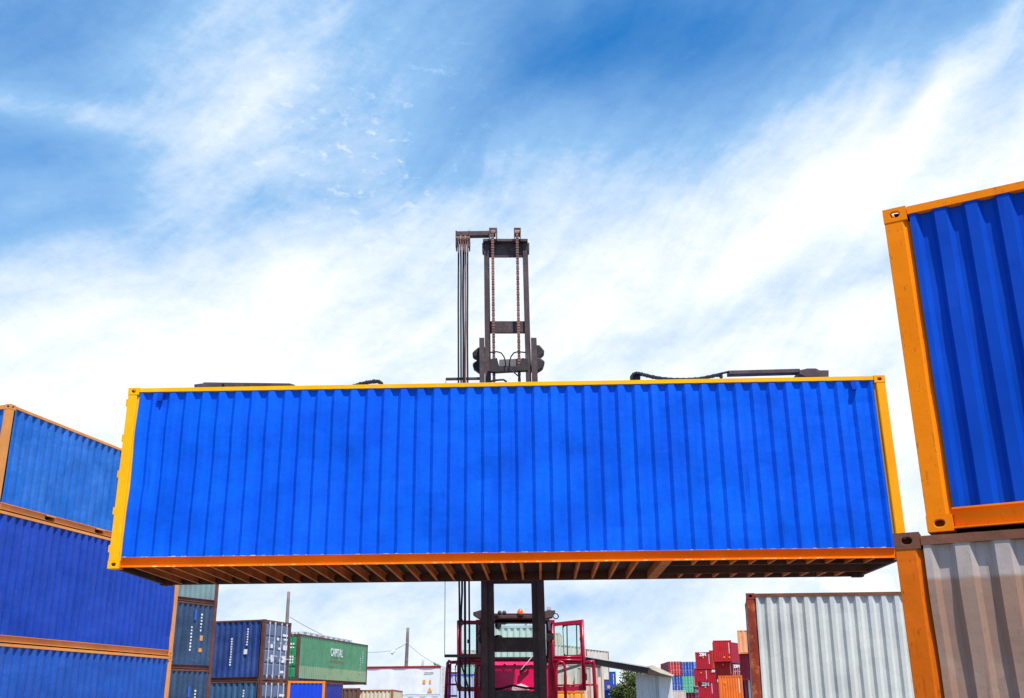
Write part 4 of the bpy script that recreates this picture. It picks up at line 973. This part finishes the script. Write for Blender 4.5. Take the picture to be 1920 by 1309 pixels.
# far stacks
def far_end(label, x0, yt, x1, H, D, yaw, body, frame=None, door='none', bars=None, deep=L20, zim=None, ser=True, W=W8, pitch=None, orange=None, dm=None):
    t, c, y = place(label, x0, yt, x1, W, H, D=D, yaw=yaw, along='b', deep=deep, body=body, frame=frame or body, door=door, bars=bars or MARK, W=W, doormat=dm)
    s = -1 if door == 'front' else 1; X = s * deep / 2
    def bx(mb, y0, y1, z0, z1):   # y given from the viewer's left
        a, b = (y0 - W / 2, y1 - W / 2) if s > 0 else (W / 2 - y1, W / 2 - y0)
        mb.box(min(X, X + s * .02), max(X, X + s * .02), a, b, z0, z1)
    if ser:
        mb = MB()
        for i in range(9): bx(mb, W - .42, W - .32, H - .45 - i * .16, H - .34 - i * .16)
        mb.build('marking', MARK, t)
    if orange:
        mb = MB()
        for (a, z) in orange: bx(mb, a, a + .2, z, z + .2)
        mb.build('marking', MARKO, t)
    if zim:
        a, z, sz = zim
        me = SM.get(('ZIM', sz)) or SM.setdefault(('ZIM', sz), text_mesh('ZIM', sz, .035, .95))
        o = put('lettering', me, MARK, t)
        yy = a - W / 2 if s > 0 else W / 2 - a
        o.rotation_euler = (math.pi / 2, 0, math.pi / 2 * (1 if s > 0 else -1)); o.location = (X + s * .06, yy, z)
    return t
D0 = 170
far_end('crimson container end with white lettering, topmost left in the red stack', 1303, 1223, 1331, 2.5, 167, -10, REDC, zim=(1.15, 2.12, .62), orange=[(1.1, 1.6)])
far_end('narrow orange-red container edge just left of the tallest red container', 1329, 1219.5, 1338, 2.75, 171, -10, REDO, W=1.0, ser=False)
far_end('bright red container end on top of the red stack, with two orange spots', 1336.5, 1201, 1368, 2.75, 147, -10, REDB, orange=[(1.25, .45), (1.95, .45)])
place('crimson container side right of the topmost bright red one', 1368, 1203.5, 1387, L20, 2.75, D=148, yaw=62, body=MARD, frame=MARD)
far_end('ribbed red container end directly under the topmost bright red one', 1340, 1239.5, 1371, 2.3, 150, -10, REDB, orange=[(1.0, 1.7)])
far_end('dark crimson container doors with white lettering right of the ribbed red one', 1370.5, 1244, 1386, 2.2, 185, -10, MARD, door='front', zim=(.9, 1.7, .62), ser=False, W=1.6)
far_end('wide plain crimson container end in the third row of the red stack', 1300.5, 1253.5, 1326, 2.75, 185, -10, REDC, orange=[(1.1, 1.95)])
far_end('crimson container end with cut off white letters right of the wide plain one', 1326, 1253.5, 1342, 2.55, 188, -10, REDC, zim=(1.1, 2.1, .5), ser=False, W=1.6)
far_end('crimson container end with white lettering at the foot of the red stack', 1308.5, 1278, 1337, 2.9, 168, -10, REDC, zim=(1.1, 2.5, .66), orange=[(1.0, 1.95)])
far_end('plain dark crimson sliver between the lettered crimson end and the orange container', 1336, 1279, 1349, 2.9, 168, -10, MARD, ser=False, W=1.2)
far_end('large orange ribbed container end at the foot of the red stack', 1347, 1267, 1388, HC, 116, -10, ORGC, orange=[(.5, 2.1)])
place('peach ribbed container high beside the rusty corner post', 1381.5, 1182, 1410, L20, 2.591, D=125, yaw=-12.2, body=PEACH, frame=PEACH, pitch=.5)
place('maroon ribbed container under the peach one', 1386, 1227, 1412, L20, 2.85, D=126, yaw=-12.2, body=MARD, frame=MARO, pitch=.5)
far_end('navy container sliver at the foot of the stack by the rusty post', 1389.5, 1275, 1398, 2.591, 130, -10, CBLUE, ser=False, W=.7)
far_end('orange-red container sliver between the navy and the white ones by the rusty post', 1396, 1267, 1403, 2.591, 128, -10, REDO, ser=False, W=.6)
far_end('white container sliver touching the rusty corner post', 1402, 1269, 1413, 2.591, 127, -10, WHITE, ser=False, W=.8)
far_end('crimson container doors with small white lettering low behind the red stack', 1300, 1287, 1311, 2.591, 186, -10, MARD, door='front', zim=(.6, 1.8, .6), ser=False, W=1.2)
# row with doors
far_end('red container doors in the far upper row', 1252.5, 1240.5, 1275.5, 2.6, 203, -1, MARO, door='front', ser=False, dm=REDB, deep=L40)
far_end('dark blue container doors in the far upper row', 1275, 1241, 1297, 2.6, 204, -7, CBLUE, door='front', ser=False)
far_end('cyan container doors in the far upper row, partly hidden by crimson', 1296.5, 1241, 1316, 2.6, 205, -7, CYAN, door='front', ser=False)
far_end('dark blue container doors in the far second row beside the mint green ones', 1253.5, 1268.8, 1276, 2.6, 203, -7, CBLUE, door='front', ser=False, orange=[(1.4, .4)])
far_end('mint green container doors in the far second row', 1276.5, 1268, 1299, 2.95, 204, -7, MINT, door='front', ser=False)
far_end('white container end in the far third row', 1259, 1294.5, 1281, 2.6, 190, -7, WHITER, ser=False)
far_end('crimson container doors in the far third row under the mint green ones', 1281, 1296.5, 1304, 2.6, 205, -7, MARD, door='front', ser=False)

# ------------------------------------------------------------------ shed
SD = 46.
GALV = paint('galvanised_sheet', (.55, .56, .57), .55, .12, streak=.5, streakc=(.25, .24, .23), rust=.06, bump=.1)
shed = thing('corrugated_shed', 'grey corrugated metal shed with a dark sloping roof edge, in front of the trees', 'shed', (atD(1225, 1290, SD).x, SD * .99, 0))
SMX = Matrix.Translation(-shed.location)
def sb(mb, name, mat, bevel=0.):
    mb.v = [tuple(SMX @ Vector(v)) for v in mb.v]; return mb.build(name, mat, shed, bevel=bevel)
def sheet(x0, x1, yt0, yt1, Y, name, mat, pitch):
    a, b = Vector(pz(x0, yt0, Y)), Vector(pz(x1, yt1, Y)); ps = wave(0, (b - a).x, pitch, 0, .03); mb = MB(); n = len(ps); Lx = (b - a).x
    vs = [(a.x + x, Y + d, 0) for x, d in ps] + [(a.x + x, Y + d, a.z + (b.z - a.z) * x / Lx) for x, d in ps]
    mb.add(vs, [(i, i + 1, n + i + 1, n + i) for i in range(n - 1)]); return sb(mb, name, mat)
sheet(1191.5, 1234, 1262, 1266, SD, 'side_wall', GALV, .13)
sheet(1234, 1260, 1265, 1270, SD - .1, 'end_panel', paint('panel_grey', (.60, .60, .59), .5, .08, bump=.05), .5)
DKR = paint('dark_roof_edge', (.055, .035, .032), .7, .3, bump=.2)
sb(qp([(1040, 1259), (1095, 1242), (1096, 1247), (1040, 1265)], SD - .3, .25), 'roof_beam', DKR)
sb(qp([(1093, 1231.5), (1098, 1231.5), (1217, 1251), (1262, 1266.5), (1262, 1270), (1236, 1267), (1190, 1259), (1126, 1248), (1126, 1252), (1100, 1250), (1093, 1246)], SD - .5, .5), 'roof_beam', DKR)
sb(qp([(1095, 1230.8), (1098, 1230.4), (1217, 1250), (1217, 1252), (1098, 1232)], SD - .6, 5.), 'roof_sheet', GALV)
CREAM = paint('cream_sheet', (.62, .54, .40), .6, .15, rust=.15, bump=.1)
sb(qp([(1214, 1249), (1223, 1247), (1240, 1254.5), (1264, 1266), (1262, 1268.5), (1238, 1262), (1222, 1255)], SD - .9, .15), 'roof_flashing', CREAM)
bk = MB(); p = Vector(pz(1191.5, 1265, SD)); q_ = Vector(pz(1260, 1275, SD)); bk.box(p.x + .62, q_.x, SD + .1, SD + 5, 0, p.z - .05); sb(bk, 'shed_body', GALV)
for x in (1042, 1097, 1123): q2 = Vector(pz(x, 1250, SD - .3)); bk = MB(); bk.box(q2.x - .06, q2.x + .06, SD - .3, SD - .18, 0, q2.z); sb(bk, 'post', WHITER)

# ------------------------------------------------------------------ poles and wires
def pole(label, xt, yt, xb, yb, D, r0_, r1_, mat=WOOD, name='utility_pole'):
    T = atD(xt, yt, D); B = atD(xb, yb, D); d = (T - B); k = T.z / d.z; base = T - d * k
    t = thing(name, label, 'pole', (base.x, base.y, 0))
    mb = MB(); n = 14
    pts = [Vector((base.x, base.y, 0)).lerp(T, i / n) - Vector((base.x, base.y, 0)) for i in range(n + 1)]
    mb.tube(pts, r0_, 9, r1_).build('pole_shaft', mat, t, True); return t, T, base
p1, T1, B1 = pole('weathered grey pole standing behind the navy container doors', 541.5, 1109.5, 538, 1168, 87, .2, .12)
p2, T2, B2 = pole('weathered grey pole behind the white refrigerated container', 765, 1177, 761.5, 1254, 126, .27, .17)
p3, T3, B3 = pole('short pale tapered post beyond the white refrigerated container', 794.5, 1233, 791, 1254, 126, .28, .12, BARW, 'short_post')
def wire(label, pts, D, par=None, name='wire'):
    P = [atD(x, y, D if not isinstance(D, (list, tuple)) else D[i]) for i, (x, y) in enumerate(pts)]
    Q = []
    for i in range(len(P) - 1):
        for k in range(6): Q.append(P[i].lerp(P[i + 1], k / 6))
    Q.append(P[-1]); o = MB().tube(Q, .018, 5).build(name, BLACK, None, True); tag(o, label, 'cable'); return o
wire('thin wire running down from the left pole to behind the green container', [(543, 1157), (572, 1174), (604, 1190)], 88, name='overhead_wire')
wire('sagging wire between the green container and the right pole', [(640, 1228), (690, 1223.5), (715, 1222.5), (735, 1220), (748, 1215), (763, 1207)], 125, name='overhead_wire')
wire('thin wire running down right from the right pole to the lift truck', [(766, 1209), (790, 1229), (815, 1245), (835, 1252), (870, 1259)], 125, name='overhead_wire')
lp = thing('street_lamp', 'small white lamp head hanging on the sagging wire left of the right pole', 'lamp', atD(737, 1221, 124.5))
o_ = lp.location
mb = MB(); a, b = atD(733, 1225.5, 124.5) - o_, atD(741, 1218.5, 124.5) - o_
mb.tube([a, a.lerp(b, .3), a.lerp(b, .7), b], .25, 10, .1); mb.build('lamp_head', WHITE, lp, True)
mb = MB(); mb.tube([b - (b - a) * .1, atD(750, 1213, 124.5) - o_, atD(763, 1204, 124.5) - o_], .025, 6); mb.build('lamp_arm', BARW, lp, True)

# ------------------------------------------------------------------ trees and the shrub
def leafmat(name, c):
    mt, nt, N, Lk, P = mat_base(name); oi = N.new('ShaderNodeNewGeometry')
    r = N.new('ShaderNodeMix'); r.data_type = 'RGBA'; Lk.new(oi.outputs['Random Per Island'], r.inputs['Factor'])
    r.inputs['A'].default_value = (c[0] * .45, c[1] * .5, c[2] * .5, 1); r.inputs['B'].default_value = (c[0] * 1.5, c[1] * 1.4, c[2] * 1.3, 1)
    Lk.new(r.outputs['Result'], P.inputs['Base Color']); P.inputs['Roughness'].default_value = .6; P.inputs['Specular IOR Level'].default_value = .2; return mt
LEAF = leafmat('leaves', (.09, .12, .03))
def tree(label, base, h, rad, n, seed, leaf=.2):
    rr = random.Random(seed); t = thing('tree', label, 'tree', base, 0, 'trees behind the shed')
    mb = MB(); mb.tube([(0, 0, 0), (.05, 0, h * .3), (-.05, .05, h * .55), (0, 0, h * .8)], rad * .07, 8, rad * .025)
    cl = []
    for i in range(16):
        a = rr.uniform(0, 6.28); e = rr.uniform(-.5, 1); rdist = rad * rr.uniform(.35, .85)
        c = Vector((math.cos(a) * rdist, math.sin(a) * rdist, h * .62 + e * h * .27)); cl.append((c, rad * rr.uniform(.28, .45)))
        mb.tube([(0, 0, h * rr.uniform(.3, .55)), c * .6 + Vector((0, 0, h * .2)), c], rad * .025, 5, rad * .008)
    mb.build('trunk', WOOD, t, True)
    cr = MB()
    for i in range(n):
        c, r_ = cl[i % len(cl)]
        d = Vector((rr.gauss(0, 1), rr.gauss(0, 1), rr.gauss(0, .8))); d = d.normalized() * r_ * rr.uniform(.5, 1.1)
        p = c + d; u = Vector((rr.uniform(-1, 1), rr.uniform(-1, 1), rr.uniform(-.6, .6))).normalized() * leaf * rr.uniform(.5, 1); v = u.cross(Vector((rr.uniform(-1, 1), rr.uniform(-1, 1), rr.uniform(-1, 1)))).normalized() * leaf * .5
        cr.add([p - u, p + v, p + u, p - v], [(0, 1, 2, 3)])
    cr.build('crown', LEAF, t); return t
b_ = atD(1184, 1258, 130); tree('taller bushy green tree left of the grey shed wall', (b_.x, b_.y, 0), b_.z, 2.1, 5200, 3, .16)
b_ = atD(1200, 1262, 136); tree('green tree mostly hidden by the grey shed wall', (b_.x, b_.y, 0), b_.z, 2.0, 3000, 5, .16)
b_ = atD(1158, 1285, 130); tree('low green tree right beside the two dark blue container ends', (b_.x, b_.y, 0), b_.z, 1.1, 2200, 9, .14)
b_ = atD(1169, 1279, 133); tree('small green tree between the low one and the taller bushy one', (b_.x, b_.y, 0), b_.z, 1.3, 2200, 11, .14)
b_ = atD(818, 1258, 117)
SHS = 1.75
sh = thing('wild_shrub', 'small green shrub growing on the roof corner of the white refrigerated container', 'shrub', b_)
rr = random.Random(2); mb = MB(); lf = MB()
for i in range(7):
    tip = Vector((rr.uniform(-.2, .22), rr.uniform(-.15, .15), rr.uniform(.15, .52))); mb.tube([(0, 0, -.25), tip * .5, tip], .012, 5, .005)
    for k in range(26):
        p = tip * rr.uniform(.4, 1.05) + Vector((rr.gauss(0, .05), rr.gauss(0, .05), rr.gauss(0, .05))); u = Vector((rr.uniform(-1, 1), rr.uniform(-1, 1), rr.uniform(-.3, 1))).normalized() * .07; v = u.cross(Vector((rr.uniform(-1, 1), rr.uniform(-1, 1), .3))).normalized() * .03
        lf.add([p - u, p + v, p + u, p - v], [(0, 1, 2, 3)])
mb.build('stem', WOOD, sh, True); lf.build('foliage', leafmat('shrub_leaves', (.10, .20, .05)), sh); sh.scale = (SHS, SHS, SHS)
# warning triangle and small print on the reefer, white box behind the green container
e0, Yf = -L40 / 2, W8 / 2 + .002
MB().box(-L40 / 2 + .1, L40 / 2 - .1, W8 / 2 - .12, W8 / 2 + .02, HC - .10, HC + .14).build('roof_edge_rail', REDRAIL, rf)
MB().box(e0 + 1.75, e0 + 2.05, Yf, Yf + .01, 1.25, 1.6).build('marking', MARKO, rf)
MB().box(e0 + 1.15, e0 + 1.35, Yf, Yf + .01, 1.25, 1.6).build('marking', MARKO, rf)
MB().prism([(e0 + 1.0, Yf, .35), (e0 + 1.55, Yf, .35), (e0 + 1.28, Yf, .85)], (0, .012, 0)).build('warning_triangle', MARKO, rf)
mb = MB(); mb.box(e0 + .9, e0 + 1.9, Yf, Yf + .01, 2.27, 2.36)
mb.build('marking', plain('dark_print', (.25, .25, .27)), rf)
bx, cbx, ybx = place('white refrigerated container roof with a pink panel, rising behind the green container', 566, 1182.5, 661, L40, 2.591, D=81, yr=(20, 84), body=WHITE, frame=WHITE, pitch=1.2)
mb = MB(); mb.box(-2.2, -1.0, -W8 / 2 - .01, -W8 / 2 + .01, 1.75, 2.45); mb.build('pink_panel', plain('dusty_pink', (.5, .2, .25)), bx)
